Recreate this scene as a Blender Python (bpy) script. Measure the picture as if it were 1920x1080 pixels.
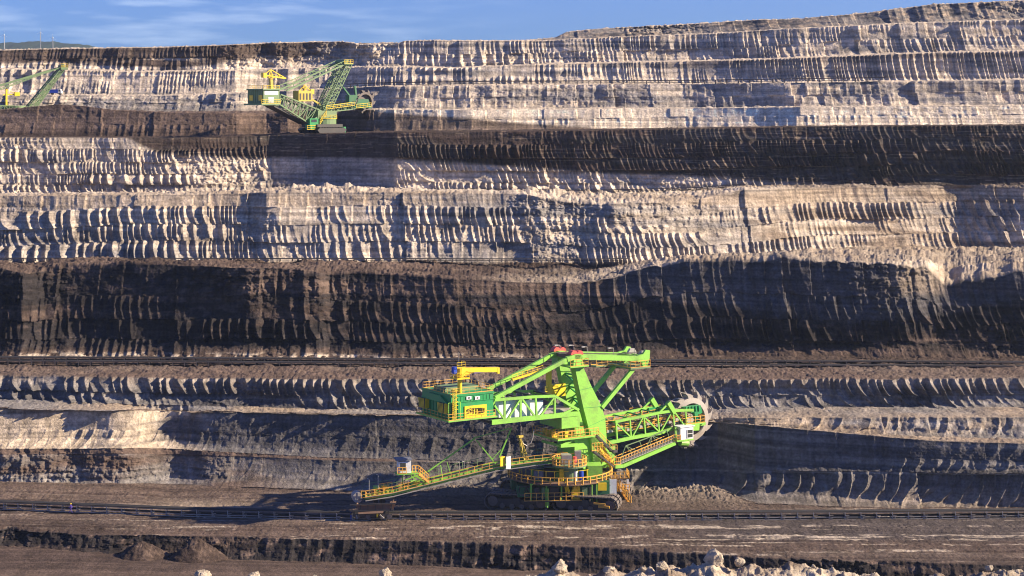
import bpy, bmesh, math, random
import numpy as np
from mathutils import Vector, Matrix
random.seed(7)
for o in list(bpy.data.objects): bpy.data.objects.remove(o)
scene = bpy.context.scene
R = math.radians
# ---------------------------------------------------------------- camera
F, Y0, H = 3500.0, 190.0, 76.5            # focal length in photo pixels, horizon row, camera height over the pit floor
cam = bpy.data.cameras.new('camera'); camo = bpy.data.objects.new('camera', cam)
scene.collection.objects.link(camo); scene.camera = camo
cam.sensor_width = 36; cam.lens = F/1920*36; cam.shift_y = -(540-Y0)/1920
cam.clip_start = 1; cam.clip_end = 20000
camo.location = (0, 0, H); camo.rotation_euler = (R(90), 0, 0)
# ---------------------------------------------------------------- light
EL, AZ = 27.0, 4.0                        # sun elevation; angle of the sun from +x towards the camera side
sd = Vector((math.cos(R(EL))*math.cos(R(AZ)), -math.cos(R(EL))*math.sin(R(AZ)), math.sin(R(EL))))
sl = bpy.data.lights.new('sun', 'SUN'); sl.energy = 5.0; sl.angle = R(0.5); sl.color = (1, .845, .63)
so = bpy.data.objects.new('sun', sl); scene.collection.objects.link(so)
so.rotation_euler = sd.to_track_quat('Z', 'Y').to_euler(); so.location = (200, -100, 300)
world = bpy.data.worlds.new('World'); scene.world = world; world.use_nodes = True
wn = world.node_tree; N = wn.nodes; Lk = wn.links; N.clear()
wout = N.new('ShaderNodeOutputWorld'); bg = N.new('ShaderNodeBackground'); sky = N.new('ShaderNodeTexSky')
sky.sky_type = 'NISHITA'; sky.sun_disc = False; sky.sun_elevation = R(EL)
sky.sun_rotation = math.atan2(sd.x, sd.y); sky.air_density = 1.0; sky.dust_density = 0.3; sky.ozone_density = 3.0; sky.altitude = 200
bg.inputs['Strength'].default_value = 0.05
tcw = N.new('ShaderNodeTexCoord'); sep = N.new('ShaderNodeSeparateXYZ'); Lk.new(tcw.outputs['Generated'], sep.inputs[0])
# thin clouds near the horizon: noise stretched along the horizon
mp = N.new('ShaderNodeMapping'); mp.inputs['Scale'].default_value = (22, 22, 170); mp.inputs['Location'].default_value = (3.1, 0, 1.3)
Lk.new(tcw.outputs['Generated'], mp.inputs['Vector'])
cn = N.new('ShaderNodeTexNoise'); cn.inputs['Scale'].default_value = 1.0; cn.inputs['Detail'].default_value = 4; cn.inputs['Roughness'].default_value = .5
Lk.new(mp.outputs[0], cn.inputs['Vector'])
cr = N.new('ShaderNodeMapRange'); cr.inputs[1].default_value = .46; cr.inputs[2].default_value = .8; cr.inputs[4].default_value = .45; Lk.new(cn.outputs['Fac'], cr.inputs[0])
xr = N.new('ShaderNodeMapRange'); xr.inputs[1].default_value = .02; xr.inputs[2].default_value = -.12; Lk.new(sep.outputs['X'], xr.inputs[0])
mu = N.new('ShaderNodeMath'); mu.operation = 'MULTIPLY'; Lk.new(cr.outputs[0], mu.inputs[0]); Lk.new(xr.outputs[0], mu.inputs[1])
tint = N.new('ShaderNodeMixRGB'); tint.blend_type = 'MULTIPLY'; tint.inputs[0].default_value = 1; tint.inputs[2].default_value = (.27, .53, 1.32, 1)
Lk.new(sky.outputs[0], tint.inputs[1])
cm = N.new('ShaderNodeMixRGB'); cm.inputs[2].default_value = (7.5, 9.0, 11.5, 1)
Lk.new(mu.outputs[0], cm.inputs[0]); Lk.new(tint.outputs[0], cm.inputs[1])
Lk.new(cm.outputs[0], bg.inputs[0]); Lk.new(bg.outputs[0], wout.inputs[0])
scene.view_settings.view_transform = 'Standard'; scene.view_settings.look = 'None'
scene.cycles.filter_width = 1.05
scene.view_settings.exposure = 1.22; scene.view_settings.gamma = 1
# ---------------------------------------------------------------- helpers
COL = scene.collection
def link(o, parent=None):
    COL.objects.link(o)
    if parent is not None: o.parent = parent
    return o
def tag(o, label=None, cat=None, group=None, kind=None):
    if label: o['label'] = label
    if cat: o['category'] = cat
    if group: o['group'] = group
    if kind: o['kind'] = kind
    return o
def pix(px, py, d): return Vector(((px-960)*d/F, d, H-(py-Y0)*d/F))
def newmat(name):
    m = bpy.data.materials.new(name); m.use_nodes = True
    return m, m.node_tree.nodes, m.node_tree.links, m.node_tree.nodes['Principled BSDF']
def paint(name, col, rough=.45, dirt=.35, dirtcol=(.12,.09,.07), metal=0, scale=.35):
    m, n, l, b = newmat(name)
    tc = n.new('ShaderNodeTexCoord'); nz = n.new('ShaderNodeTexNoise')
    nz.inputs['Scale'].default_value = scale; nz.inputs['Detail'].default_value = 6; nz.inputs['Roughness'].default_value = .65
    l.new(tc.outputs['Object'], nz.inputs['Vector'])
    mr = n.new('ShaderNodeMapRange'); mr.inputs[1].default_value = .48; mr.inputs[2].default_value = .78; mr.inputs[4].default_value = dirt
    l.new(nz.outputs['Fac'], mr.inputs[0])
    n2 = n.new('ShaderNodeTexNoise'); n2.inputs['Scale'].default_value = 3.0; n2.inputs['Detail'].default_value = 3
    l.new(tc.outputs['Object'], n2.inputs['Vector'])
    m2 = n.new('ShaderNodeMapRange'); m2.inputs[3].default_value = .8; m2.inputs[4].default_value = 1.2; l.new(n2.outputs['Fac'], m2.inputs[0])
    c0 = n.new('ShaderNodeMixRGB'); c0.blend_type = 'MULTIPLY'; c0.inputs[0].default_value = 1; c0.inputs[1].default_value = (*col, 1)
    l.new(m2.outputs[0], c0.inputs[2])
    c1 = n.new('ShaderNodeMixRGB'); c1.inputs[2].default_value = (*dirtcol, 1); l.new(mr.outputs[0], c1.inputs[0]); l.new(c0.outputs[0], c1.inputs[1])
    l.new(c1.outputs[0], b.inputs['Base Color']); b.inputs['Roughness'].default_value = rough; b.inputs['Metallic'].default_value = metal
    return m
M = {}
M['lime'] = paint('lime_paint', (.24,.53,.065), .5, .6)
M['green'] = paint('green_paint', (.02,.27,.075), .45, .4)
M['old_green'] = paint('faded_green_paint', (.15,.23,.10), .6, .55)
M['deep_green'] = paint('dark_green_paint', (.02,.13,.05), .55, .5)
M['dull_yellow'] = paint('faded_yellow_paint', (.52,.38,.05), .6, .5)
M['dusty_steel'] = paint('dusty_worn_steel', (.36,.31,.265), .7, .5, (.2,.15,.11))
M['yellow'] = paint('yellow_paint', (.80,.56,.02), .45, .3)
M['orange'] = paint('orange_paint', (.72,.37,.06), .5, .5)
M['white'] = paint('white_paint', (.72,.72,.70), .5, .35)
M['steel'] = paint('worn_steel', (.38,.35,.32), .5, .5, metal=.3)
M['dark'] = paint('dark_steel', (.045,.04,.038), .6, .4)
M['rubber'] = paint('belt_rubber', (.022,.021,.022), .8, .4, (.08,.06,.05))
M['track'] = paint('track_steel', (.13,.105,.09), .65, .5, (.2,.16,.13))
M['rust'] = paint('rusty_brown_steel', (.15,.085,.055), .8, .5, (.2,.16,.13))
M['red'] = paint('red_paint', (.7,.09,.07), .5, .2)
M['black'] = paint('black_paint', (.03,.02,.015), .6, .2)
M['blue'] = paint('blue_cloth', (.02,.06,.40), .9, .15)
M['navy'] = paint('navy_cloth', (.06,.035,.22), .9, .2)
M['skin'] = paint('skin', (.55,.33,.24), .6, .1)
M['glass'] = paint('window_glass', (.05,.055,.05), .12, .1)
M['roofgrey'] = paint('grey_roof_sheet', (.16,.17,.2), .5, .3)
class MB:
    def __init__(s): s.v = []; s.f = []
    def add(s, vs, fs):
        k = len(s.v); s.v += [tuple(v) for v in vs]; s.f += [tuple(i+k for i in f) for f in fs]; return s
    def box(s, c, size, rz=0, pitch=0):
        hx, hy, hz = size[0]/2, size[1]/2, size[2]/2
        Mx = Matrix.Rotation(rz, 3, 'Z') @ Matrix.Rotation(pitch, 3, 'Y')
        vs = [Vector(c)+Mx@Vector((x*hx, y*hy, z*hz)) for x in (-1,1) for y in (-1,1) for z in (-1,1)]
        return s.add(vs, [(0,1,3,2),(4,6,7,5),(0,4,5,1),(2,3,7,6),(0,2,6,4),(1,5,7,3)])
    def beam(s, p, q, w=.3, h=None, up=(0,0,1)):
        p = Vector(p); q = Vector(q); h = h or w; d = (q-p)
        if d.length < 1e-6: return s
        d.normalize(); u = Vector(up)
        if abs(d.dot(u)) > .98: u = Vector((1,0,0))
        a = d.cross(u).normalized()*w/2; b = a.cross(d).normalized()*h/2
        vs = [e+i*a+j*b for e in (p,q) for i,j in ((-1,-1),(1,-1),(1,1),(-1,1))]
        return s.add(vs, [(3,2,1,0),(4,5,6,7),(0,1,5,4),(1,2,6,5),(2,3,7,6),(3,0,4,7)])
    def tube(s, p, q, r=.1, n=8, r2=None):
        p = Vector(p); q = Vector(q); d = (q-p).normalized(); u = Vector((0,0,1)) if abs(d.z) < .95 else Vector((1,0,0))
        a = d.cross(u).normalized(); b = a.cross(d); r2 = r if r2 is None else r2; vs = []
        for e, rr in ((p,r),(q,r2)):
            vs += [e+(a*math.cos(2*math.pi*i/n)+b*math.sin(2*math.pi*i/n))*rr for i in range(n)]
        return s.add(vs, [tuple(range(n))[::-1], tuple(range(n,2*n))]+[(i,(i+1)%n,n+(i+1)%n,n+i) for i in range(n)])
    def prism(s, pts, off):
        n = len(pts); off = Vector(off); pts = [Vector(p) for p in pts]
        return s.add(pts+[p+off for p in pts], [tuple(range(n))[::-1], tuple(range(n,2*n))]+[(i,(i+1)%n,n+(i+1)%n,n+i) for i in range(n)])
    def path(s, pts, w, h=None):
        for a, b in zip(pts, pts[1:]): s.beam(a, b, w, h)
        return s
    def mesh(s, name, mat):
        me = bpy.data.meshes.new(name); me.from_pydata(s.v, [], s.f); me.update()
        bm = bmesh.new(); bm.from_mesh(me); bmesh.ops.recalc_face_normals(bm, faces=bm.faces); bm.to_mesh(me); bm.free()
        me.materials.append(mat); return me
    def build(s, name, mat, parent=None, loc=None):
        o = bpy.data.objects.new(name, s.mesh(name, M[mat] if isinstance(mat, str) else mat))
        link(o, parent)
        if loc is not None: o.location = loc
        return o
def empty(name, loc, rz=0):
    o = bpy.data.objects.new(name, None); link(o); o.location = loc; o.rotation_euler = (0,0,rz); o.empty_display_size = 2
    return o
# ---------------------------------------------------------------- noise
def lattice(seed):
    return np.random.RandomState(seed).rand(256, 256).astype(np.float32)
_L = {}
def vn(x, y, seed=0):
    if seed not in _L: _L[seed] = lattice(seed)
    g = _L[seed]; xi = np.floor(x).astype(np.int64); yi = np.floor(y).astype(np.int64)
    fx = (x-xi).astype(np.float32); fy = (y-yi).astype(np.float32)
    fx = fx*fx*(3-2*fx); fy = fy*fy*(3-2*fy)
    x0 = xi & 255; x1 = (xi+1) & 255; y0 = yi & 255; y1 = (yi+1) & 255
    return (g[x0,y0]*(1-fx)+g[x1,y0]*fx)*(1-fy)+(g[x0,y1]*(1-fx)+g[x1,y1]*fx)*fy
def fbm(x, y, seed=0, oct=4, gain=.5):
    s = 0; a = 1; t = 0
    for i in range(oct):
        s = s+a*(vn(x, y, seed+i)*2-1); t += a; a *= gain; x = x*2.03+13.7; y = y*2.03+7.1
    return s/t*1.6
def billow(x, y, seed=0, oct=4, gain=.5):
    s = 0; a = 1; t = 0
    for i in range(oct):
        s = s+a*np.abs(vn(x, y, seed+i)*2-1); t += a; a *= gain; x = x*2.03+13.7; y = y*2.03+7.1
    return s/t*2
def sst(e0, e1, x): t = np.clip((x-e0)/(e1-e0), 0, 1); return t*t*(3-2*t)
# ---------------------------------------------------------------- terrain material
def soil(name, bump=.5, bscale=1.2):
    m, n, l, b = newmat(name)
    at = n.new('ShaderNodeAttribute'); at.attribute_name = 'Col'
    tc = n.new('ShaderNodeTexCoord')
    nz = n.new('ShaderNodeTexNoise'); nz.inputs['Scale'].default_value = bscale; nz.inputs['Detail'].default_value = 8; nz.inputs['Roughness'].default_value = .7
    l.new(tc.outputs['Object'], nz.inputs['Vector'])
    mr = n.new('ShaderNodeMapRange'); mr.inputs[1].default_value = .25; mr.inputs[2].default_value = .75; mr.inputs[3].default_value = .45; mr.inputs[4].default_value = 1.5
    l.new(nz.outputs['Fac'], mr.inputs[0])
    mx = n.new('ShaderNodeMixRGB'); mx.blend_type = 'MULTIPLY'; mx.inputs[0].default_value = 1
    l.new(at.outputs['Color'], mx.inputs[1]); l.new(mr.outputs[0], mx.inputs[2]); l.new(mx.outputs[0], b.inputs['Base Color'])
    b.inputs['Roughness'].default_value = 1; b.inputs['Specular IOR Level'].default_value = .1
    bp = n.new('ShaderNodeBump'); bp.inputs['Strength'].default_value = bump; bp.inputs['Distance'].default_value = .35
    l.new(nz.outputs['Fac'], bp.inputs['Height']); l.new(bp.outputs[0], b.inputs['Normal'])
    return m
M['soil'] = soil('layered_soil', .85, 1.7)
M['rubble'] = soil('loose_rubble', .9, 2.0)
def grid_object(name, X, Y, Z, C, mat, kind='structure'):
    r, c = X.shape; me = bpy.data.meshes.new(name)
    co = np.stack([X, Y, Z], -1).reshape(-1, 3).astype(np.float32)
    idx = np.arange(r*c).reshape(r, c)
    q = np.stack([idx[:-1,:-1], idx[:-1,1:], idx[1:,1:], idx[1:,:-1]], -1).reshape(-1, 4).astype(np.int32)
    nf = len(q)
    me.vertices.add(r*c); me.vertices.foreach_set('co', co.ravel())
    me.loops.add(nf*4); me.loops.foreach_set('vertex_index', q.ravel())
    me.polygons.add(nf); me.polygons.foreach_set('loop_start', np.arange(0, nf*4, 4, dtype=np.int32))
    me.update(calc_edges=True)
    a = me.color_attributes.new('Col', 'FLOAT_COLOR', 'POINT')
    cc = np.ones((r*c, 4), np.float32); cc[:,:3] = C.reshape(-1, 3); a.data.foreach_set('color', cc.ravel())
    me.materials.append(mat); o = bpy.data.objects.new(name, me); link(o)
    if kind: o['kind'] = kind
    return o
# ---------------------------------------------------------------- the open pit: one continuous stepped hillside
PX = np.arange(-330, 2460, 1.4)
def ln(*p): xs = p[0::2]; ys = p[1::2]; return np.interp(PX, xs, ys).astype(np.float64)
def zc(py, z): return (H-z)*F/(py-Y0)                      # depth at which height z shows at row py
# rows of the photograph where each edge runs, with the depth of each edge
Lpy = {}; Ld = {}
def L(name, py, d): Lpy[name] = py; Ld[name] = d
near = ln(-400,1135, 2460,1135);                     L('low_near', near, zc(near, -2.4))
t0 = ln(-400,988, 0,990, 150,999, 400,1005, 700,1012, 1000,1022, 1200,1034, 1400,1045, 1900,1060, 2460,1070)
f0 = ln(-400,1018, 0,1020, 200,1034, 400,1045, 700,1056, 1000,1068, 1400,1090, 2460,1112)
d0 = zc(t0, 0); L('cut_foot', f0, d0-3.2); L('cut_top', t0, d0)
f1 = ln(-400,903, 300,905, 600,913, 900,919, 1325,923, 1420,939, 1500,942, 1700,948, 1920,952, 2460,956)
O1 = ln(-400,-5, -60,-5, 10,-3.0, 60,-2.5, 135,0, 160,.4, 200,-1.2, 235,-1.0, 320,6.5, 350,6, 400,3, 660,-1, 1000,-3, 1320,-6, 1345,-5, 1920,-7, 2460,-9)
df1 = zc(f1, 0)
L('w1_foot', f1, df1+np.interp(PX,[300,600],[1,0])*.55*O1)
ll = ln(-400,852, 300,850, 600,862, 900,868, 1200,882, 1920,890, 2460,892); lh = ln(-400,840, 300,838, 600,857, 900,864, 1200,878, 1920,886, 2460,888)
dt1 = df1+O1+8.0; dt1 = np.where(PX > 345, np.interp(PX, [345,362,700,1346,1415,1500,1700,1920,2460], [387.5,386,380.5,375.8,367,364,359,355.5,349]), dt1)
sm = np.convolve(np.pad(dt1, 25, 'edge'), np.ones(51)/51, 'valid'); dt1 = np.where(PX < 1200, sm, dt1)
L('w1_ledge_low', ll, dt1-ln(0,5, 345,6, 600,6.5, 1200,4.6, 1340,3.2, 1400,2.0)); L('w1_ledge_high', lh, dt1-ln(0,3.2, 400,4.6, 600,5.2, 1200,4.2, 1340,2.9, 1400,1.75))
t1 = ln(-400,762, 0,764, 200,769, 400,771, 700,777, 1000,782, 1200,787, 1330,791, 1450,800, 1600,814, 1750,826, 1920,831, 2460,838)
L('w1_top', t1, dt1)
fb = ln(-400,761, 0,763, 700,776, 1200,785.5, 1330,789, 1500,806, 1700,819, 1920,823, 2460,826)
tb = ln(-400,760, 0,762, 700,775, 1200,784, 1340,783.5, 1600,782, 1920,783, 2460,783)
w = ln(1300,0, 1500,1)
L('wb_foot', fb, dt1+.5+ln(1350,.3,1500,5,1900,8)); L('wb_top', tb, dt1+1.0+ln(1350,.3,1500,8,1900,12.0))
f2 = ln(-400,742, 0,746, 200,753, 400,760, 600,766, 750,769, 1000,770, 1250,766, 1400,762, 2460,762)
df2 = ln(-400,394, 0,392, 200,388.5, 345,389.5, 600,387, 1340,383, 1500,382, 1920,381,2460,380)
L('w2_foot', f2, df2)
t2 = ln(-400,703, 0,705, 300,708, 700,711, 1300,712, 1920,709, 2460,707); L('w2_top', t2, df2+3.0)
f3 = ln(-400,664, 0,664, 600,667, 1920,670, 2460,670)
O3 = ln(-400,3, 0,2, 35,1, 45,-1, 85,6, 180,6, 470,-4, 600,-1, 620,3, 700,2, 850,-2, 1000,3, 1045,4, 1140,5, 1300,1, 1500,-3, 1690,-7, 1760,0, 1920,-3, 2460,-5)
df3 = zc(f3, 19.0); L('w3_foot', f3, df3+.4*O3)
t3 = ln(-400,500, 0,503, 60,512, 100,502, 230,497, 400,499, 580,506, 620,515, 680,513, 860,524, 960,528, 1080,530, 1150,517, 1220,500, 1280,493, 1450,489, 1650,488, 1740,502, 1770,532, 1860,520, 1920,508, 2460,500)
t3 = t3+ln(1000,0,1200,1)*(5*fbm(PX*.013, PX*0, 11, 3)+2.5*fbm(PX*.07, PX*0, 12, 3))
L('w3_top', t3, df3+O3+12)
f4 = ln(-400,489, 600,490, 1150,491, 1260,486, 1400,480, 1600,469, 1800,463, 1920,467, 2460,466)
df4 = np.maximum(zc(f4, 37.2), Ld['w3_top']+6)
O4 = ln(-400,2, 0,0, 300,-1, 460,1.5, 500,-1, 900,3, 975,3.5, 1010,1.5, 1090,4, 1120,2, 1200,0, 1500,-1, 1640,-1, 1920,-1.5, 2460,-5)
L('w4_foot', f4, df4+O4*.6)
t4 = ln(-400,366, 0,368, 300,366, 520,362, 700,361, 960,364, 990,366, 1050,378, 1110,384, 1300,376, 1390,356, 1600,352, 1920,353, 2460,352)
L('w4_top', t4, df4+O4+10)
f5 = ln(-400,362, 0,364, 300,362, 480,360, 540,354, 700,354, 900,359, 1100,362, 1300,357, 1400,350, 1600,348, 1920,346, 2460,345)
O5 = ln(-400,1, 0,0, 250,3, 380,6, 500,13, 560,10, 650,5, 737,0, 743,-6.5, 1000,-3.5, 1150,-4, 1500,-6, 1920,-9, 2460,-11)
t5 = ln(-400,258, 0,258, 300,258, 480,255, 560,252, 700,249, 900,247, 1100,245, 1300,242, 1500,238, 1920,235, 2460,232)
dt5 = 530+O5+ln(-400,6, 0,4, 960,0, 1920,-6, 2460,-10); L('w5_foot', f5, dt5-7.5-.25*O5); L('w5_top', t5, dt5)
f6 = ln(-400,256, 0,256, 300,256, 480,252, 560,249, 700,246, 900,244, 1100,242, 1500,236, 1920,233, 2460,230)
zz = H-(t5-Y0)*dt5/F
df6 = np.maximum(zc(f6, zz), dt5+4); df6 = np.maximum(df6, ln(-400,566, 500,566, 560,572, 640,572, 700,560, 1100,548, 2460,530)); L('w6_foot', f6, df6)
t6 = ln(-400,206, 0,207, 60,200, 110,196, 160,199, 220,207, 330,212, 480,213, 700,206, 900,206, 1200,204, 1500,201, 1920,198, 2460,195)
L('w6_top', t6, df6+4.5)
L('w7_foot', ln(-400,204, 300,210, 700,204.5, 1200,203, 1500,200, 1920,197, 2460,194), df6+26)
t7 = ln(-400,174, 0,177, 300,180, 450,175, 700,163, 900,160, 1300,158, 1600,154, 1920,150, 2460,146); L('w7_top', t7, df6+32)
L('w8_foot', t7-1.6, df6+58); t8 = ln(-400,128, 0,130, 150,133, 260,135, 450,133, 560,128, 720,126, 850,128, 1000,122, 1200,117, 1400,113, 1700,101, 1920,96, 2460,86); L('w8_top', t8, df6+64)
L('w9_foot', t8-2, df6+92)
t9 = ln(-400,97, 0,95, 100,92, 300,89, 440,84, 500,81, 640,78, 680,84, 740,83, 760,77, 830,76, 900,77, 1010,77, 1200,68, 1340,63, 1500,53, 1700,44, 1920,37, 2460,20)
L('w9_top', t9, df6+99)
L('w10_foot', t9-.6, df6+116)
t10 = ln(-400,96, 0,94, 990,75.5, 1040,71, 1060,61, 1100,56, 1200,50, 1300,45, 1400,39, 1500,35, 1620,25, 1680,17, 1750,9, 1920,1, 2000,-2, 2460,-14)
L('w10_top', t10, df6+126)
L('rim_back', t10+1.5, df6+420)
SEC = [ # from, to, kind, rows, slice breaks with the strength of each slice, groove width, groove depth, lean, batter power, rubble, block
 ('low_near','cut_foot','flat',60,0,0,0,0,1,.04,0),
 ('cut_foot','cut_top','face',42,[(0,1)],2.1,.22,.2,.8,1.25,.45),
 ('cut_top','w1_foot','flat',170,0,0,0,0,1,.10,0),
 ('w1_foot','w1_ledge_low','face',48,[(0,1)],2.6,.34,1.3,.5,.26,.35),
 ('w1_ledge_low','w1_ledge_high','flat',14,0,0,0,0,1,.3,0),
 ('w1_ledge_high','w1_top','face',78,[(0,1.3),(.45,.45)],2.5,.26,.8,.5,.10,.30),
 ('w1_top','wb_foot','flat',12,0,0,0,0,1,.25,0),
 ('wb_foot','wb_top','face',26,[(0,1)],3.4,.7,.8,.7,.35,.9),
 ('wb_top','w2_foot','flat',24,0,0,0,0,1,.16,0),
 ('w2_foot','w2_top','face',56,[(0,.8),(.42,1.1)],2.1,1.15,-.75,.7,.15,.6),
 ('w2_top','w3_foot','flat',44,0,0,0,0,1,.28,0),
 ('w3_foot','w3_top','face',160,[(0,1.2),(.2,1.1),(.42,.8),(.68,.45)],2.1,1.05,-.5,.8,.5,1.5),
 ('w3_top','w4_foot','flat',30,0,0,0,0,1,.40,0),
 ('w4_foot','w4_top','face',126,[(0,1),(.28,1),(.53,1),(.8,.2)],1.65,.85,-.6,.85,.18,1.2),
 ('w4_top','w5_foot','flat',16,0,0,0,0,1,.40,0),
 ('w5_foot','w5_top','face',106,[(0,.9),(.17,1),(.36,1.05),(.57,1),(.8,.35)],1.55,.95,-.75,.85,.2,.9),
 ('w5_top','w6_foot','flat',8,0,0,0,0,1,.2,0),
 ('w6_foot','w6_top','face',44,[(0,1),(.5,.3)],2.6,.25,.1,.8,.12,.6),
 ('w6_top','w7_foot','flat',5,0,0,0,0,1,.3,0),
 ('w7_foot','w7_top','face',46,[(0,.7),(.5,1)],3.0,.5,.1,.8,.22,2.4),
 ('w7_top','w8_foot','flat',5,0,0,0,0,1,.3,0),
 ('w8_foot','w8_top','face',34,[(0,1)],1.7,.8,-.3,.8,.25,1.2),
 ('w8_top','w9_foot','flat',5,0,0,0,0,1,.3,0),
 ('w9_foot','w9_top','face',48,[(0,1),(.5,.8)],1.7,.75,-.3,.85,.4,1.8),
 ('w9_top','w10_foot','flat',4,0,0,0,0,1,.3,0),
 ('w10_foot','w10_top','face',40,[(0,1)],4,.4,.1,.8,1.3,2.4),
 ('w10_top','rim_back','flat',8,0,0,0,0,1,.4,0)]
# places where the cut is smooth or has slumped: upper edge name, px range, py range, groove factor, rubble added
ZONES = [('w5_top',500,742,245,360,.06,0), ('w5_top',355,500,298,356,.35,.9), ('w5_top',1180,1330,325,356,.3,.7),
 ('w4_top',975,1090,372,490,.35,1.0), ('w4_top',1110,1330,380,425,.6,.7), ('w4_top',450,510,400,440,.4,.7),
 ('w9_top',420,720,76,128,.3,1.4), ('w9_top',1040,1100,60,120,.7,.3), ('w7_top',0,2300,150,215,.5,.12),
 ('w1_top',330,1300,770,850,1.1,.15), ('w1_top',1340,1650,800,880,.35,.1), ('w1_top',1650,2400,800,880,1.4,.1), ('w1_ledge_low',600,1340,850,930,2.2,.2), ('w1_ledge_low',1340,2400,850,960,2.6,.15), ('w1_ledge_low',0,420,850,905,.9,.5),
 ('w3_top',1120,1740,480,560,.8,.15),('w3_top',90,470,500,600,.8,.25),('w3_top',600,1120,500,600,.8,.3), ('w3_top',0,1920,640,670,.6,.7), ('w2_top',430,470,712,770,.3,.8),('cut_top',0,500,990,1050,.2,.5)]
pts = {}
for k in Lpy:
    d = Ld[k]; pts[k] = (( PX-960)*d/F, d, H-(Lpy[k]-Y0)*d/F)
def saw(x, seed, cell):                                   # buttresses: ramps with sudden steps
    g = x/cell+fbm(x/cell*.6, x*0, seed, 2)*.8; i = np.floor(g); f = g-i
    rs = np.random.RandomState(seed).rand(512).astype(np.float32)
    a = rs[(i.astype(int)) & 511]; b = rs[(i.astype(int)+77) & 511]
    return (a*2-1)*.6+(f-.5)*(b*2-.7)
def face_disp(sec, X, Y, Z, T, idx):
    _, nm, _, rows, K, lam, amp, lean, bat, rub, blk = sec
    PYb = Y0+(H-Z)*F/Y; PXb = PX[None, :]+0*T
    am = np.ones_like(X); ra = np.zeros_like(X)
    for z in ZONES:
        if z[0] == nm:
            wx = 60*fbm(X*.05, Z*.08, 33, 3)*.5
            m = sst(z[1]-9, z[1]+9, PXb+wx*(z[6] > 0))*sst(z[2]+9, z[2]-9, PXb+wx*(z[6] > 0))*sst(z[3]-5, z[3]+5, PYb+wx*.2)*sst(z[4]+5, z[4]-5, PYb+wx*.2)
            am = am*(1+(z[5]-1)*m); ra = np.maximum(ra, z[6]*m)
    TT = T+fbm(X*.014, T*0+3.3*idx, 90+idx, 4)*.085+.0
    k = np.zeros(X.shape, int); lo = np.zeros_like(X); hi = np.ones_like(X)
    br = [q[0] for q in K]+[1.02]; rs = np.random.RandomState(idx).rand(16)
    for j in range(1, len(K)): m = TT >= br[j]; k[m] = j
    ba = np.array(br); lo = ba[k]; hi = ba[k+1]; tau = np.clip((TT-lo)/(hi-lo), 0, 1.1); sa = np.array([q[1] for q in K])[k]
    lm = lam*(.82+.4*rs[(k+5) % 16]); off = rs[k]*7
    ph = (X+1.1*fbm(X*.22, k*9.1+idx, 17+idx, 2)+3.2*fbm(X*.05, k*3.1+idx, 19+idx, 3))/lm+off+lean*(1-tau)**2*(.6+.8*vn(X*.05, k*1.7, 21+idx))
    wide = fbm(X*.03, k*2.3+idx*1.7, 23+idx, 2) > .32; ph = np.where(wide, ph/1.6, ph)
    fr = ph-np.floor(ph); hid = np.floor(ph).astype(int) & 255
    hr = np.random.RandomState(100+idx).rand(256)[hid]
    A = amp*sa*am*np.where(wide, 1.35, .9)*np.clip(.8+1.05*fbm(X*.05, k*5+T*1.5, 30+idx, 3)+.6*(hr-.4), .05, 2.0)
    D = A*((2*fr-1)**2)+.35*A*hr*np.sin(np.pi*np.clip(tau,0,1))
    D = D+.16*A*np.abs(np.sin(np.pi*(ph*3.3)))
    D = D+(.15+.3*sa)*amp*(1-tau)**2*am*np.clip(.9+1.3*fbm(X*.04, k*4.4, 25+idx, 2), 0, 1.8)
    bz = np.where(ra > .3, 1.3, 1)*(.4+.6*am)
    D = D+bz*blk*saw(X+k*.5, 200+idx*7, 15.)+.4*bz*blk*saw(X+k*5.3+40, 203+idx*7, 6.)
    D = D+.5*blk*fbm(X*.07, Z*.14, 60+idx, 4)
    gz = np.random.RandomState(900+idx)                      # a few narrow runnels
    rb = sst(.15, .8, fbm(X*.035, Z*.09+idx*5, 70+idx, 3)+.1)
    D = D+(rub*(.3+1.6*rb))*(billow(X*.55, Z*.8, 80+idx, 4)-.6)
    D = D+ra*(1.5*fbm(X*.12, Z*.2, 85+idx, 5, .6)+.55*(billow(X*1.1, Z*1.3, 86+idx, 4, .6)-.5))
    return D
tiers = []; prev = None; allX = []; first = True
info = []
for si, sec in enumerate(SEC):
    a, b, kind, rows = sec[:4]; A = pts[a]; B = pts[b]
    T = np.linspace(0, 1, rows+1)[:, None]
    TZ = T; TY = T
    if kind == 'face': TY = T**(sec[8] if a != 'w1_ledge_high' else np.interp(PX, [1250,1400], [.5,1.0])[None,:])
    X = A[0]+(B[0]-A[0])*TY; Y = A[1]+(B[1]-A[1])*TY; Z = A[2]+(B[2]-A[2])*TZ
    info.append([sec, X, Y, Z, T+X*0])
disp = []
for si, (sec, X, Y, Z, T) in enumerate(info):
    if sec[2] == 'face': disp.append(face_disp(sec, X, Y, Z, T, si))
    else: disp.append(None)
talus = {'w1_foot':.9, 'w2_foot':.3, 'w3_foot':2.6, 'w4_foot':1.2, 'w5_foot':.9, 'w7_foot':.6, 'w8_foot':.6, 'w9_foot':1.0, 'w10_foot':1, 'wb_foot':.5, 'w1_ledge_high':.8, 'cut_foot':.5}
pal = dict(pale=(.49,.405,.315), cream=(.64,.53,.40), tan=(.31,.24,.175), grey=(.21,.19,.175), brown=(.125,.088,.070), dbrown=(.065,.046,.038), dark=(.028,.024,.024), dgrey=(.085,.079,.080), floor=(.150,.112,.089))
pal = {k: np.array(v, np.float32) for k, v in pal.items()}
def mix(c, col, m): m = np.clip(m, 0, 1)[..., None]; return c*(1-m)+pal[col]*m if isinstance(col, str) else c*(1-m)+col*m
def P(*p): return np.interp(PX, p[0::2], p[1::2])[None, :]
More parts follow.
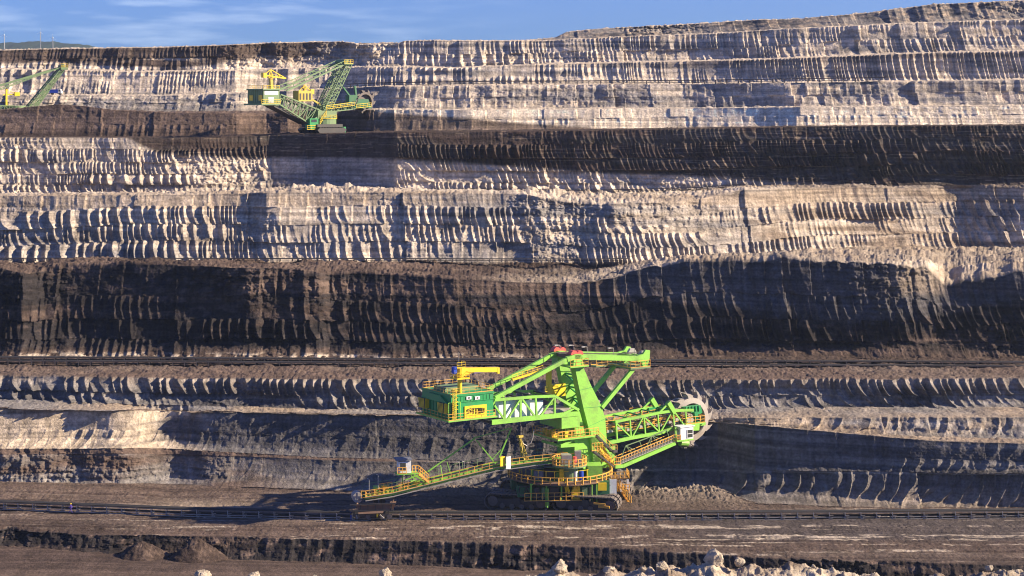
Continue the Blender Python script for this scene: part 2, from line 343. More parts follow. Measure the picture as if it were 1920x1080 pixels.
def colour(si, sec, X, Y, Z, T, PYb):
    name = sec[1] if sec[2] == 'face' else sec[0]
    px = PX[None, :]+T*0; n1 = fbm(X*.06, Z*.5+Y*.05, 300+si, 4); n2 = fbm(X*.5, Y*.3+Z*.9, 320+si, 4)
    wig = 6*fbm(X*.04, Z*0+si, 340, 3)
    py = PYb+wig*.5
    def base(k): return np.zeros(T.shape+(3,), np.float32)+pal[k]
    face = sec[2] == 'face'
    c = base('tan')
    if sec[0] == 'low_near':
        c = base('brown')*np.float32(.95); c = mix(c, 'dbrown', .45+1.0*fbm(X*.012, Y*.9, 401, 4))
    elif name == 'cut_top' and face:
        c = base('dark'); c = mix(c, 'dbrown', .2+.9*n1); c = mix(c, 'brown', (n2-.35)*2)
    elif sec[0] == 'cut_top':
        c = base('floor'); st = fbm(X*.012, Y*.55, 402, 4); c = mix(c, 'brown', .45+1.0*st)
        c = mix(c, 'dbrown', sst(.1,.5, fbm(X*.02, Y*.8, 403, 4))*.8)
        c = mix(c, 'dgrey', sst(1150,1400,px)*sst(958,975,PYb)*sst(1022+P(1300,0,1920,0),1008,PYb)*.75); c = mix(c, 'dbrown', .12+sst(600,1100,px)*.35)
        wt = sst(.25,.6, fbm(X*.03, Y*1.0, 404, 4))*sst(.0,.5,fbm(X*.3,Y*.8,405,3)+.3); c = mix(c, 'pale', wt*.8*sst(925,990,PYb))
        c = mix(c, 'tan', sst(930,945,py)*sst(960,948,py)*sst(250,350,px)*sst(560,430,px)*.7)
        c = mix(c, 'dbrown', sst(60,-60,PX[None,:]-250+T*0)*sst(968,985,py)*.8)
    elif name in ('w1_ledge_low',) and face:
        c = base('brown'); c = mix(c, 'grey', .3+n1); c = mix(c, 'grey', sst(420,600,px)*.8); c = mix(c, 'dgrey', sst(420,600,px)*sst(.1,.8,T+n1*.4)*.7); c = mix(c, 'tan', sst(1300,1800,px)*.6*sst(.75,0,T))  # dark grey beyond the left end paints shade into the lower face
    elif sec[0] == 'w1_ledge_low':
        c = base('brown'); c = mix(c, 'grey', sst(700,900,px))
    elif name == 'w1_top' and face:
        c = base('grey'); px = px+70*fbm(X*.1, Z*.3, 411, 3); c = mix(c, 'tan', sst(440,300,px)*.9); c = mix(c, 'cream', sst(400,320,px)*.35); c = mix(c, 'dgrey', .35+1.1*fbm(X*.012, Z*.7, 410, 3)-.6*sst(420,300,px)); c = mix(c, 'dgrey', sst(360,430,px)*sst(1500,1200,px)*.75)  # cream paints in sunlight at left; last dark grey mix paints in shade
    elif sec[0] == 'w1_top':
        c = base('brown'); c = mix(c, 'tan', sst(1000,1350,px)*.9+n1*.4)
    elif name == 'wb_top': c = base('tan'); c = mix(c, 'grey', .5+n1)
    elif sec[0] == 'wb_top': c = base('brown'); c = mix(c, 'tan', sst(600,1300,px)*.9+n1*.4); c = mix(c, 'pale', sst(1300,1500,px)*.35)
    elif name == 'w2_top' and face: c = base('grey'); c = mix(c, 'dgrey', .35+n1); c = mix(c, 'tan', sst(.45,.9,T+n1*.2)*.35)
    elif sec[0] == 'w2_top':
        c = base('brown'); c = mix(c, 'floor', .3+n1+.5*sst(700,690,py)); c = mix(c, 'dbrown', sst(692,680,py)*.9); c = mix(c, 'pale', sst(672,668,PYb)*sst(.2,.6,n2+.3*sst(600,0,px))*.9)
    elif name == 'w3_top' and face:
        c = base('dark'); c = mix(c, 'dbrown', .05+1.1*n1); c = mix(c, 'brown', sst(.25,.7,n2+n1*.6)*.25)
        c = mix(c, 'brown', sst(555,548,py)*sst(525,535,py)*sst(400,470,px)*.8)
        up = P(1100,500,1150,560,1250,570,1450,600,1600,620,1750,600,1920,580)
        c = mix(c, 'dgrey', sst(1110,1170,px)*sst(0,-26,py-up)*.75)
        c = mix(c, 'tan', sst(1640,1700,px)*sst(1775,1760,px)*sst(560,535,py)*.5)
        c = mix(c, 'brown', sst(.12,.02,T)*.8); c = mix(c, 'pale', sst(.055,.02,T)*sst(1300,600,px)*sst(.0,.35,n2+.15)*.8)
    elif sec[0] == 'w3_top':
        c = base('dbrown'); c = mix(c, 'brown', .4+n1); c = mix(c, 'pale', sst(860,1080,px+80*n1)*.55*sst(488,500,PYb+10*n1)+sst(1180,1300,px)*.55); c = mix(c, 'tan', sst(1180,1300,px)*(.3+n1))
    elif name == 'w4_top' and face:
        c = base('pale'); c = mix(c, 'tan', sst(396,382,py)*.75); c = mix(c, 'grey', .2+.9*fbm(X*.02, Z*.35, 415, 4)+.5*sst(700,0,px)*sst(430,455,py))
        c = mix(c, 'tan', sst(1350,1500,px)*(.35+n1)); c = mix(c, 'dbrown', sst(.35,.7,n1)*.4)
    elif sec[0] == 'w4_top': c = base('pale'); c = mix(c, 'tan', .4+n1); c = mix(c, 'dbrown', sst(1380,1550,px)*.5)
    elif name == 'w5_top' and face:
        c = base('pale'); c = mix(c, 'grey', .15+.8*n1+.5*sst(480,560,px)*sst(760,735,px)); c = mix(c, 'cream', sst(1300,700,px)*sst(730,745,px)*.35)  # extra grey paints in the shadow beside the step; cream lies past its edge
        db = P(-400,240, 230,250, 255,262, 300,284, 480,296, 740,298, 900,304, 1000,312, 1200,324, 1500,338, 1650,352, 1920,362, 2460,365)
        dk = sst(5,-5,PYb+wig*.7-db); c = mix(c, 'dark', dk*.9); c = mix(c, 'dbrown', dk*(.45+n1))
        c = mix(c, 'tan', dk*(np.abs(fbm(X*.008, Z*1.3, 420, 3)) < .05)*.5)
    elif sec[0] == 'w5_top': c = base('dbrown')
    elif name == 'w6_top' and face:
        c = base('brown'); c = mix(c, 'dbrown', .35+1.2*fbm(X*.015,Z*.8,421,4)); c = mix(c, 'tan', sst(690,720,px)*.35)
        cb = P(640,200,700,207, 870,222,1000,233,1150,242,1300,250,2460,255); c = mix(c, 'cream', sst(690,720,px)*sst(3,-3,PYb+wig*.4-cb)*.95)
    elif sec[0] == 'w6_top': c = base('pale'); c = mix(c, 'brown', sst(720,640,px))
    elif name in ('w7_top',) and face: c = base('pale'); c = mix(c, 'grey', .55+.9*n1)
    elif name == 'w8_top' and face: c = base('pale'); c = mix(c, 'grey', .2+.9*n1); c = mix(c, 'brown', sst(1100,1400,px)*sst(.6,.9,T)*.6)
    elif name == 'w9_top' and face:
        c = base('pale'); c = mix(c, 'grey', .25+.9*n1); c = mix(c, 'dbrown', sst(700,560,px+60*n1)*sst(.1,.5,T+n1*.3)*.95)
    elif name == 'w10_top' and face: c = base('grey'); c = mix(c, 'dgrey', .3+1.2*n1); c = mix(c, 'tan', .2+n2)
    else: c = base('pale')
    if face and not name in ('w10_top',):                    # thin strata
        st = fbm(X*.006, Z*1.9+X*.01, 430+si, 4); c = c*(1+.34*st)[..., None].astype(np.float32)
        sp = fbm(X*1.4, Z*.16, 450+si, 3); c = c*(1+.22*sp)[..., None].astype(np.float32)
    c = c*(1+.25*n2)[..., None].astype(np.float32)
    return np.clip(c, .012, .8)
NB = len(info)
grids = []
for i, (sec, X, Y, Z, T) in enumerate(info):
    PYb = Y0+(H-Z)*F/Y
    if sec[2] == 'face':
        D = disp[i].copy(); Zd = np.zeros_like(Z); nm = sec[0]
        th = talus.get(nm, 0)
        if th:
            hgt = th*np.clip(.6+1.1*fbm(X*.04, T*0, 500+i, 3), 0.05, 2)
            zz_ = Z-Z[:1]; D = D+np.clip(hgt-zz_, 0, None)*1.1+np.exp(-zz_/2)*.35*billow(X*.8, Z*.8, 510+i, 3)
    else:
        D = np.zeros_like(X); ln_ = np.maximum((Y[-1:]-Y[:1]), .5); dist0 = (Y-Y[:1]); dist1 = (Y[-1:]-Y)
        nm = sec[1]; th = talus.get(nm, 0)
        e0 = np.exp(-dist0/1.2)*(i > 0); e1 = np.exp(-dist1/1.2)*(i < NB-1); en = np.maximum(1, e0+e1)
        if i > 0: D = D+disp_final[-1:]*e0/en
        if i < NB-1:
            nxt = disp[i+1][:1]
            hg = th*np.clip(.6+1.1*fbm(X*.04, T*0, 500+i+1, 3), 0.05, 2) if th else 0
            D = D+(nxt+hg*1.1)*e1/en
        w = np.clip(np.minimum(dist0, dist1)/1.5+.35, 0, 1)
        rub = sec[9]*(np.interp(PX,[400,800],[1,0])[None,:] if sec[0] == 'w1_ledge_low' else 1)
        Zd = w*rub*(fbm(X*.22, Y*.3, 600+i, 4)*1.2+1.1*(billow(X*.9, Y*.9, 610+i, 4)-.5))
        if sec[0] == 'cut_top':
            Zd = Zd+.10*fbm(X*.03, Y*1.2, 620, 3)+.12*(billow(X*1.1,Y*1.3,622,3)-.5)*sst(0,.5,fbm(X*.05,Y*.2,623,3))
            for q_, (y_, a_) in enumerate(((335.5,.2),(336.4,.2),(333.2,.3),(331.8,.3),(329.5,.25),(328.6,.25),(345.5,.2),(346.6,.2),(325.5,.3),(360,.2),(361.2,.2),(318,.3))): Zd = Zd-a_*.9*np.exp(-((Y-y_-1.3*fbm(X*.012+q_//2*5,X*0,624,3)+X*.03)/.3)**2)+a_*.4*np.exp(-((Y-y_-.6-1.3*fbm(X*.012+q_//2*5,X*0,624,3)+X*.03)/.3)**2)
            Zd = Zd+.25*fbm(X*.02, Y*.06, 621, 2)
            rbm = sst(1150,1230,PX)[None,:]*sst(1420,1320,PX)[None,:]*np.exp(-(dist1/7)**2)+sst(840,780,np.abs(PX-880)+700)[None,:]*0
            rbm = rbm+.6*np.exp(-((PX-870)/90)**2)[None,:]*np.exp(-(dist1/6)**2)
            Zd = Zd+rbm*(.8+.7*billow(X*1.3, Y*1.3, 630, 5, .6)+.8*fbm(X*.1,Y*.2,631,2))
        if sec[0] == 'w3_top': Zd = Zd+w*(.9*fbm(X*.05,Y*.12,640,3)+.45*sst(1150,1300,PX)[None,:]*billow(X*.3,Y*.5,641,5,.6))
        if sec[0] == 'w4_top': Zd = Zd+w*1.1*(billow(X*.2,Y*.3,642,4)-.3)*(np.exp(-((PX-600)/120)**2)+np.exp(-((PX-1050)/120)**2)+.25)[None,:]
    disp_final = D
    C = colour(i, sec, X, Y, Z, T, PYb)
    if sec[0] == 'cut_top': C = mix(C, 'pale', np.clip(rbm, 0, 1)*.45)
    # the displacement pushes the face out towards the open pit
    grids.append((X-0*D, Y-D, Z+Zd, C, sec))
names = {'low_near':'pit_floor'}
cur = None; n = 0
def flush(g):
    X = np.concatenate([q[0] if j == 0 else q[0][1:] for j, q in enumerate(g)]); Y = np.concatenate([q[1] if j == 0 else q[1][1:] for j, q in enumerate(g)])
    Z = np.concatenate([q[2] if j == 0 else q[2][1:] for j, q in enumerate(g)]); C = np.concatenate([q[3] if j == 0 else q[3][1:] for j, q in enumerate(g)])
    grid_object('terrain', X, Y, Z, C, M['soil'])
for k in range(1, len(grids)):                            # the row where two strips meet is shared
    a, b = grids[k-1], grids[k]
    for q in (0, 1, 2, 3): b[q][0] = a[q][-1] = (a[q][-1]+b[q][0])/2
grp = []
for g in grids:
    grp.append(g)
    if g[4][2] == 'flat' and g[4][0] in ('low_near','cut_top','w2_top','w3_top','w4_top','w5_top','w6_top','w8_top','w10_top'):
        flush(grp); grp = []
# far apron so that the ground reaches the horizon behind the rim
GT = {}
def ground_y(px, py, tol=0): return None
# ---------------------------------------------------------------- pale rubble ridge in the foreground
gx = np.arange(-32, 40, .07); gy = np.linspace(0, 1, 210)[:, None]
pxr = 960+gx*F/118
crest = 4+np.interp(pxr, [-100,300,345,380,420,455,475,505,560,590,620,690,722,760,860,900,930,960,1010,1050,1090,1115,1140,1170,1200,1230,1250,1280,1305,1335,1365,1400,1440,1480,1530,1580,1640,1700,1750,1800,1850,1880,1925,2100],
 [1100,1092,1090,1068,1090,1091,1072,1090,1092,1078,1092,1088,1067,1090,1090,1082,1074,1080,1074,1056,1072,1070,1058,1070,1056,1066,1050,1060,1056,1040,1054,1056,1050,1052,1058,1062,1068,1078,1072,1070,1062,1058,1062,1060])
zcr = H-(crest-Y0)*118/F
yy = 70+(200-70)*gy; yy = np.where(gy < .35, 70+gy/.35*38, np.where(gy < .72, 108+(gy-.35)/.37*18, 126+(gy-.72)/.28*74))
Xr = gx[None,:]*(yy/118)**.5+0*yy; Yr = yy+0*gx[None,:]
dd = Yr-118
Zr = zcr[None,:]-.55*np.clip(dd,0,None)-.12*np.clip(dd-8,0,None)-.22*np.clip(-dd,0,None)
Zr = Zr-.42*(billow(Xr*.5,Yr*.5,700,3)-.5)-.24*(billow(Xr*1.5,Yr*1.5,701,5,.62)-.5)+.10*(billow(Xr*3.7,Yr*3.7,703,3,.6)-.5)
cr_ = np.zeros(Xr.shape+(3,), np.float32)+pal['cream']*np.float32(.78); nn = fbm(Xr*.5,Yr*.5,702,4); cr_ = mix(cr_, 'tan', .4+nn); cr_ = mix(cr_,'brown', sst(.3,.7,nn)*.4)
grid_object('foreground_ground', Xr, Yr, Zr, cr_, M['rubble'])
# ---------------------------------------------------------------- wooded hill on the horizon
hx = np.linspace(-1500, -500, 260); hp = 960+hx*F/4500
hc = np.interp(hp, [-200,0,20,60,100,150,170,210,300], [84,83,82,79,80,85,88,95,110])+fbm(hx*.02,hx*0,710,4)*1.6
hz = H-(hc-Y0)*4500/F
gy = np.linspace(-1, 1, 40)[:, None]
Xh = hx[None,:]+0*gy; Yh = 4500+gy*300+0*hx[None,:]; Zh = 60+(hz[None,:]-60)*np.clip(1-gy**2,0,1)+3*billow(Xh*.05,Yh*.05,711,3)
Chh = np.zeros(Xh.shape+(3,), np.float32)+np.array((.03,.05,.04),np.float32)
o = grid_object('hills', Xh, Yh, Zh, Chh, M['soil'])
# far plain between the pit rim and the hill
gx = np.linspace(-2500,2500,80)[None,:]; gy = np.linspace(1100,5200,60)[:,None]
grid_object('ground', gx+0*gy, gy+0*gx, 60+0*gx*gy+3*fbm(gx*.003+0*gy,gy*.003+0*gx,712,3), np.zeros((60,80,3),np.float32)+np.array((.09,.10,.05),np.float32), M['soil'])
# ---------------------------------------------------------------- haze
mb = MB(); mb.box((0, 2450, 160), (5400, 5300+300, 420)); hz_ = mb.build('haze', 'dark'); hz_['kind'] = 'stuff'
hm = bpy.data.materials.new('haze_air'); hm.use_nodes = True; nt = hm.node_tree; nt.nodes.clear()
ho = nt.nodes.new('ShaderNodeOutputMaterial'); pv = nt.nodes.new('ShaderNodeVolumePrincipled')
pv.inputs['Density'].default_value = .00005; pv.inputs['Color'].default_value = (.72,.84,1,1); pv.inputs['Anisotropy'].default_value = .3
nt.links.new(pv.outputs[0], ho.inputs['Volume']); hz_.data.materials.clear(); hz_.data.materials.append(hm)
# ================================================================ large bucket wheel excavator
class Frame:
    def __init__(s, O, th): s.O = Vector(O); s.c = math.cos(th); s.s = math.sin(th)
    def loc(s, w): d = Vector(w)-s.O; return Vector((s.c*d.x+s.s*d.y, -s.s*d.x+s.c*d.y, d.z))
    def wor(s, l): l = Vector(l); return s.O+Vector((s.c*l.x-s.s*l.y, s.s*l.x+s.c*l.y, l.z))
    def on(s, px, py, n):                                    # point of the vertical plane n metres across the machine
        u = (px-960)/F; d = (n-s.s*s.O.x+s.c*s.O.y)/(s.c-u*s.s); return s.loc((u*d, d, H-(py-Y0)*d/F))
def rail(mb, pts, h=1.1, r=.075, step=1.25, mid=True, toe=.12):
    r *= .68
    up = Vector((0,0,h))
    for a, b in zip(pts, pts[1:]):
        a = Vector(a); b = Vector(b); L_ = (b-a).length
        mb.beam(a+up, b+up, r*1.3)
        if mid: mb.beam(a+up*.52, b+up*.52, r)
        if toe: mb.beam(a+Vector((0,0,.08)), b+Vector((0,0,.08)), r*.8, toe)
        n = max(1, round(L_/step))
        for i in range(n+1):
            p = a+(b-a)*i/n; mb.beam(p, p+up, r)
def zz(mb, top, bot, w):                                     # lattice web between two chords
    n = len(top)
    for i in range(n):
        mb.beam(top[i], bot[i], w)
        if i < n-1: mb.beam(top[i] if i % 2 else bot[i], bot[i+1] if i % 2 else top[i+1], w)
def sub(a, b, n): return [Vector(a)+(Vector(b)-Vector(a))*i/n for i in range(n+1)]
def lb(mb, a, b):                                            # box between two opposite corners
    a = Vector(a); b = Vector(b); return mb.box((a+b)/2, (abs(a.x-b.x), abs(a.y-b.y), abs(a.z-b.z)))
def stairs(mb, a, b, wid, n=(0,1,0)):
    a = Vector(a); b = Vector(b); n = Vector(n)*wid
    mb.beam(a, b, .12, .3); mb.beam(a+n, b+n, .12, .3); k = max(3, int(abs(a.z-b.z)/.28))
    for i in range(k+1): p = a+(b-a)*i/k; mb.beam(p, p+n, .26, .05)
TH = R(33); O = pix(1050, 955, 356); O.z = 0.0
E = empty('bucket_wheel_excavator', O, TH)
tag(E, 'bright lime green bucket wheel excavator working on the lowest bench beside the belt conveyor', 'excavator', 'bucket wheel excavators in the open pit')
A = Frame(O, TH); on = A.on
def oz(px, py, n): return on(px, py, n).z
# --- machine house at the counterweight end
W = 5.1
c1 = on(845, 741, -W); c2 = on(925, 740, -W); zt = c1.z; zb = oz(845, 787, -W); s0, s1 = c1.x, c2.x
mb = MB(); lb(mb, (s0,-W,zb), (s1,W,zt-.35)); lb(mb, (s0-.12,-W-.12,zt-.35), (s1+.12,W+.12,zt-.0))
lb(mb, (s0-.1,-W-.1,zt-1.5), (s1+.1,W+.1,zt-1.42))
for i in range(9):
    y = -W+1+i*(2*W-2)/8; mb.box((s0-.06, y, (zb+zt)/2-.6), (.12, .1, zt-zb-1.4))
for i in range(12):
    x = s0+.8+i*(s1-s0-1.6)/11; mb.box((x, -W-.03, zt-.95), (.05, .06, .9))
mb.prism([(s0-.02,-W+.3,zt-1.6),(s0-.02,-W+3,zt-.4),(s0-.02,W-3,zt-.4),(s0-.02,W-.3,zt-1.6)], (-.5,0,0))
house = mb.build('machine_house', 'green', E)
mb = MB(); lb(mb, (s0+1,-1.5,zt), (s1-1,2.5,zt+.7)); lb(mb, (s0+2,-3.5,zt), (s0+4,-2,zt+.45)); mb.build('roof_vent', 'old_green', house)
mb = MB(); lb(mb, (s0-1.1,-W-1.1,zb-.25), (s1+.2,W+.4,zb)); lb(mb, (s0+1,-W+1,zb-.55), (s1,W-1,zb-.25)); mb.build('walkway_deck', 'lime', E)
mb = MB(); rail(mb, [(s1-.2,-W-1.05,zb),(s0-1.05,-W-1.05,zb),(s0-1.05,W+.3,zb)], 1.15); mb.build('railing', 'orange', E)
mb = MB(); rail(mb, [(s1,-W+.1,zt),(s0+.1,-W+.1,zt)], 1.1, .06); rail(mb, [(s0+.1,-W+.1,zt),(s0+.1,W-.1,zt),(s1,W-.1,zt),(s1,-W+.1,zt)], 1.1, .07); mb.build('railing', 'orange', E)
# sign with its dark marks
a = on(871, 762, -W-.1); b = on(912, 781, -W-.1)
mb = MB(); lb(mb, (a.x,-W-.16,b.z), (b.x,-W-.04,a.z)); sign = mb.build('sign_board', 'yellow', E)
mb = MB()
def st(pts):
    q = [on(770+x/9., 680+y/9., -W-.2) for x, y in pts]
    for u_, v_ in zip(q, q[1:]): mb.beam(u_, v_, .09, .2, up=(0,1,0))
for s_ in ([(955,792),(1018,772)],[(955,792),(955,815),(1018,803)],[(1018,803),(1018,848)],[(942,862),(985,852)],[(985,828),(985,852)],
           [(1032,778),(1062,771),(1062,800)],[(1062,812),(1062,858)],[(1080,775),(1106,767),(1106,860)],[(1040,815),(1062,810)],
           [(1122,770),(1148,765),(1148,858)],[(1165,768),(1165,856)],[(1165,768),(1190,762),(1190,850)],[(1207,768),(1207,838),(1240,832),(1240,762)],[(1207,768),(1216,764)]): st(s_)
mb.build('sign_lettering', 'black', sign)
for px in (879, 895):
    a = on(px-4.6, 743.5, -W-.1); b = on(px+4.6, 748.5, -W-.1); mb = MB(); lb(mb, (a.x,-W-.17,b.z), (b.x,-W-.1,a.z)); w_ = mb.build('name_plate', 'white', E)
    mb = MB(); lb(mb, (a.x+.35,-W-.2,b.z+.16), (b.x-.35,-W-.16,a.z-.16)); mb.build('plate_marking', 'black', w_)
# hazard boards on the end wall, door frame and ladder
for y in (W-1.4, -W+2.0):
    z0 = oz(822, 772, -3); hb = MB(); lb(hb, (s0-.9, y-1.15, z0-.2), (s0-.05, y+1.15, z0+1.6)); h_ = hb.build('hazard_box', 'black', E); hb = MB()
    for i in range(5): q = y-1.0+i*.42; hb.prism([(s0-.94,q,z0-.18),(s0-.94,q+.22,z0-.18),(s0-.94,q+.22+.35,z0+1.58),(s0-.94,q+.35,z0+1.58)], (.03,0,0))
    hb.build('hazard_stripe', 'yellow', h_)
    hb = MB(); lb(hb, (s0-.9, y-1.21, z0-.2), (s0-.05, y-1.16, z0+1.6)); hb.build('hazard_side_plate', 'yellow', h_)
mb = MB(); a = on(841, 756, -W-.3); b = on(863, 787, -W-.3)
for x in (a.x, (a.x+b.x)/2+.1, b.x): mb.beam((x,-W-.3,a.z), (x,-W-.3,zb), .14)
mb.beam((a.x,-W-.3,a.z), (b.x,-W-.3,a.z), .14); mb.build('door_frame', 'lime', E)
mb = MB(); x0 = on(849,790,-W-.6).x; x1 = on(855,790,-W-.6).x
for x in (x0, x1): mb.beam((x,-W-.6,zb), (x,-W-.6,zt+1.2), .12)
for i in range(16): z_ = zb+(zt+1-zb)*i/15; mb.beam((x0,-W-.6,z_), (x1,-W-.6,z_), .09)
for i in range(6):
    z_ = zb+2+(zt-zb-1)*i/5; mb.path([(x0,-W-.6,z_),(x0,-W-1.3,z_),(x1,-W-1.3,z_),(x1,-W-.6,z_)], .07)
mb.build('ladder', 'yellow', E)
mb = MB(); a = on(846, 762, -W-.1); lb(mb, (a.x+.1,-W-.14,zb+.2), (a.x+1.0,-W-.02,zb+2.7)); mb.build('door', 'dark', E)
# --- service crane on the roof
k = on(862, 741, -3.5); zt2 = oz(862, 693, -3.5)
mb = MB(); mb.tube((k.x,-3.5,zt), (k.x,-3.5,zt2-.5), .42, 12); mb.tube((k.x,-3.5,zt2-1.2), (k.x,-3.5,zt2+.3), .75, 12); crane = mb.build('service_crane', 'yellow', E)
j1 = on(934, 694, -3.5); mb = MB(); mb.beam((k.x-.9,-3.5,zt2), (j1.x,-3.5,j1.z+.1), .55, .85); mb.beam((k.x+.2,-3.5,zt2-1.1), (k.x+3.4,-3.5,zt2-.4), .3, .4); lb(mb,(j1.x-.3,-3.8,j1.z-.6),(j1.x+.15,-3.2,j1.z+.5)); mb.build('jib', 'yellow', crane)
mb = MB(); lb(mb, (k.x-1.5,-3.9,zt2-.6), (k.x-.8,-3.1,zt2+.6)); mb.build('slewing_motor', 'blue', crane); mb = MB(); lb(mb, (k.x+3.0,-3.7,zt2-.9), (k.x+5.6,-3.3,zt2-.5)); mb.build('winch_motor', 'blue', crane)
mb = MB(); zz_ = zt+2.7; rail(mb, [(k.x-1.3,-4.8,zz_),(k.x+1.3,-4.8,zz_),(k.x+1.3,-2.2,zz_),(k.x-1.3,-2.2,zz_),(k.x-1.3,-4.8,zz_)], 1.1, .09)
lb(mb, (k.x-1.35,-4.85,zz_-.12), (k.x+1.35,-2.15,zz_)); rail(mb, [(k.x-1,-4.2,zt2+.4),(k.x+.8,-4.2,zt2+.4),(k.x+.8,-2.8,zt2+.4)], 1.0, .07); mb.build('crane_platform', 'yellow', crane)
mb = MB(); mb.tube((k.x-.2,-3.5,zt2+.3), (k.x-.2,-3.5,zt2+3.2), .05, 6); mb.build('antenna', 'steel', crane)
# --- counterweight boom: two lattice side frames
NB_ = 3.6
def P3(lst, n): return [on(x, y, n) for x, y in lst]
bc = P3([(921,792),(1000,783.5),(1085,775)], -NB_); tc = P3([(927,750),(1000,744),(1040,742.5),(1085,769)], -NB_)
vt = P3([(946,748.5),(976,746),(1004,743.5),(1040,742.5)], -NB_); vb = P3([(946,789),(976,786),(1006,782.5),(1040,779)], -NB_)
dg = [((927,760),(946,787)),((976,747),(951,787)),((979,748),(1002,780)),((1039,745),(1014,779)),((1078,765),(1052,777))]
for sgn in (1, -1):
    def S(p): return Vector((p.x, p.y if sgn == 1 else -p.y, p.z))
    mb = MB()
    for a, b in zip(bc, bc[1:]): mb.beam(S(a), S(b), .6, .85)
    for a, b in zip(tc, tc[1:]): mb.beam(S(a), S(b), .4, .5)
    for a, b in zip(vt, vb): mb.beam(S(a), S(b), .35)
    for a, b in dg: mb.beam(S(on(*a,-NB_)), S(on(*b,-NB_)), .32)
    mb.build('counterweight_boom_frame', 'lime', E)
mb = MB()
for a in vb+[bc[0], bc[-1]]: mb.beam(a, (a.x,NB_,a.z), .4, .5)
for a in vt: mb.beam(a, (a.x,NB_,a.z), .3)
lb(mb, (bc[0].x,-NB_,bc[1].z-.1), (bc[-1].x,NB_,bc[1].z+.02)); mb.build('boom_floor', 'dark', E)
mb = MB()
for x0_, x1_ in ((929,945),(947,975),(978,1003),(1006,1018)):
    a = on(x0_, 752, -2.7); b = on(x1_, 779, -2.7); mb = MB(); lb(mb, (a.x,-2.75,b.z-.3), (b.x,-2.6,a.z)); mb.build('wall_panel', 'white', E)
mb = MB(); a = on(1052, 781, -NB_); b = on(1086, 800, -NB_); lb(mb, (a.x,-NB_-.2,b.z), (b.x,NB_,a.z)); mb.build('boom_foot', 'lime', E)
mb = MB(); a = on(1028,785,-2); lb(mb, (a.x-1,-2.2,a.z-.2),(a.x+5,2.2,a.z+1.6)); lb(mb,(a.x-9,-2,a.z),(a.x-3,2,a.z+1.2)); mb.build('winch_drum', 'steel', E)
# --- pylons
poly = [(1078,689),(1094,689),(1108,722),(1128,762),(1135,785),(1138,829),(1134,850),(1126,880),(1114,880),(1111,845),(1103,800),(1094,765),(1086,728)]
fr = P3(poly, -3.4); mb = MB(); mb.prism(fr, (0,1.6,0)); py1 = mb.build('pylon', 'lime', E); mb = MB(); [mb.beam(fr[3].lerp(fr[2],k_)+Vector((0,-.02,0)), fr[11].lerp(fr[12],k_)+Vector((0,-.02,0)), .05) for k_ in (0,.9)]; [mb.beam(fr[a_]+Vector((0,-.02,0)), fr[b_]+Vector((0,-.02,0)), .05) for a_, b_ in ((4,10),(5,9))]; mb.build('weld_seam', 'green', py1)
fr2 = [Vector((p.x, 1.9, p.z)) for p in fr]; mb = MB(); mb.prism(fr2, (0,1.5,0)); mb.build('pylon', 'lime', E)
mb = MB(); hd = P3([(1077,664),(1090,664),(1096,690),(1075,690)], -3.6); mb.prism(hd, (0,2.0,0)); mb.prism([Vector((p.x,1.7,p.z)) for p in hd], (0,2.0,0)); mb.build('pylon_head', 'lime', E)
# cross bracing between the pylons
mb = MB(); lv = [(1085,705),(1092,730),(1099,752),(1105,775)]; q = P3(lv, -2.4)
for i, a in enumerate(q):
    b = Vector((a.x, 2.4, a.z)); mb.beam(a, b, .3)
    if i: mb.beam(q[i-1], b, .22); mb.beam(Vector((q[i-1].x,2.4,q[i-1].z)), a, .22)
mb.build('cross_brace', 'green', E)
mb = MB(); a = on(1075,666,-3.4); b = on(1092,669,-3.4); lb(mb, (a.x-.3,-3.6,b.z-.3), (b.x,3.7,a.z)); mb.build('head_deck', 'rust', E)
for px_, n_ in ((1077,-3.4),(1088,-3.4),(1077,2.4),(1088,2.4)):
    a = on(px_, 665, -3.4); mb = MB(); pf = [(a.x-.75, n_, a.z), (a.x-.6,n_,a.z+.5), (a.x-.2,n_,a.z+.75), (a.x+.25,n_,a.z+.75), (a.x+.6,n_,a.z+.5), (a.x+.75,n_,a.z)]; mb.prism(pf, (0,1.2,0)); mb.build('sheave_cover', 'red', E)
# stays to the machine house
for n_, aa, bb in ((-3.3,(1076,669),(930,745)), (2.2,None,None)):
    a = on(1076,669,-3.3); b = on(928,746,-3.3); a.y = b.y = n_; mb = MB(); m_ = on(1062,674,-3.3); m_.y = n_; mb.beam(a, m_, .8, .9); mb.beam(m_, b, .62, .75); mb.build('stay_beam', 'lime', E)
mb = MB(); a = on(960,712,0); b = on(1018,694,0); mb.beam(a, b, .5, .35); rail(mb, [a, b], .9, .08); mb.build('catwalk', 'yellow', E)
mb = MB(); a = on(1029,690,1); mb.beam(a, on(1029,742,1), .8, .8); rail(mb, [on(1022,735,0), on(1046,735,0)], 1.1, .08); lb(mb, on(1033,722,1.5), on(1052,740,3)); mb.build('ladder_tower', 'yellow', E)
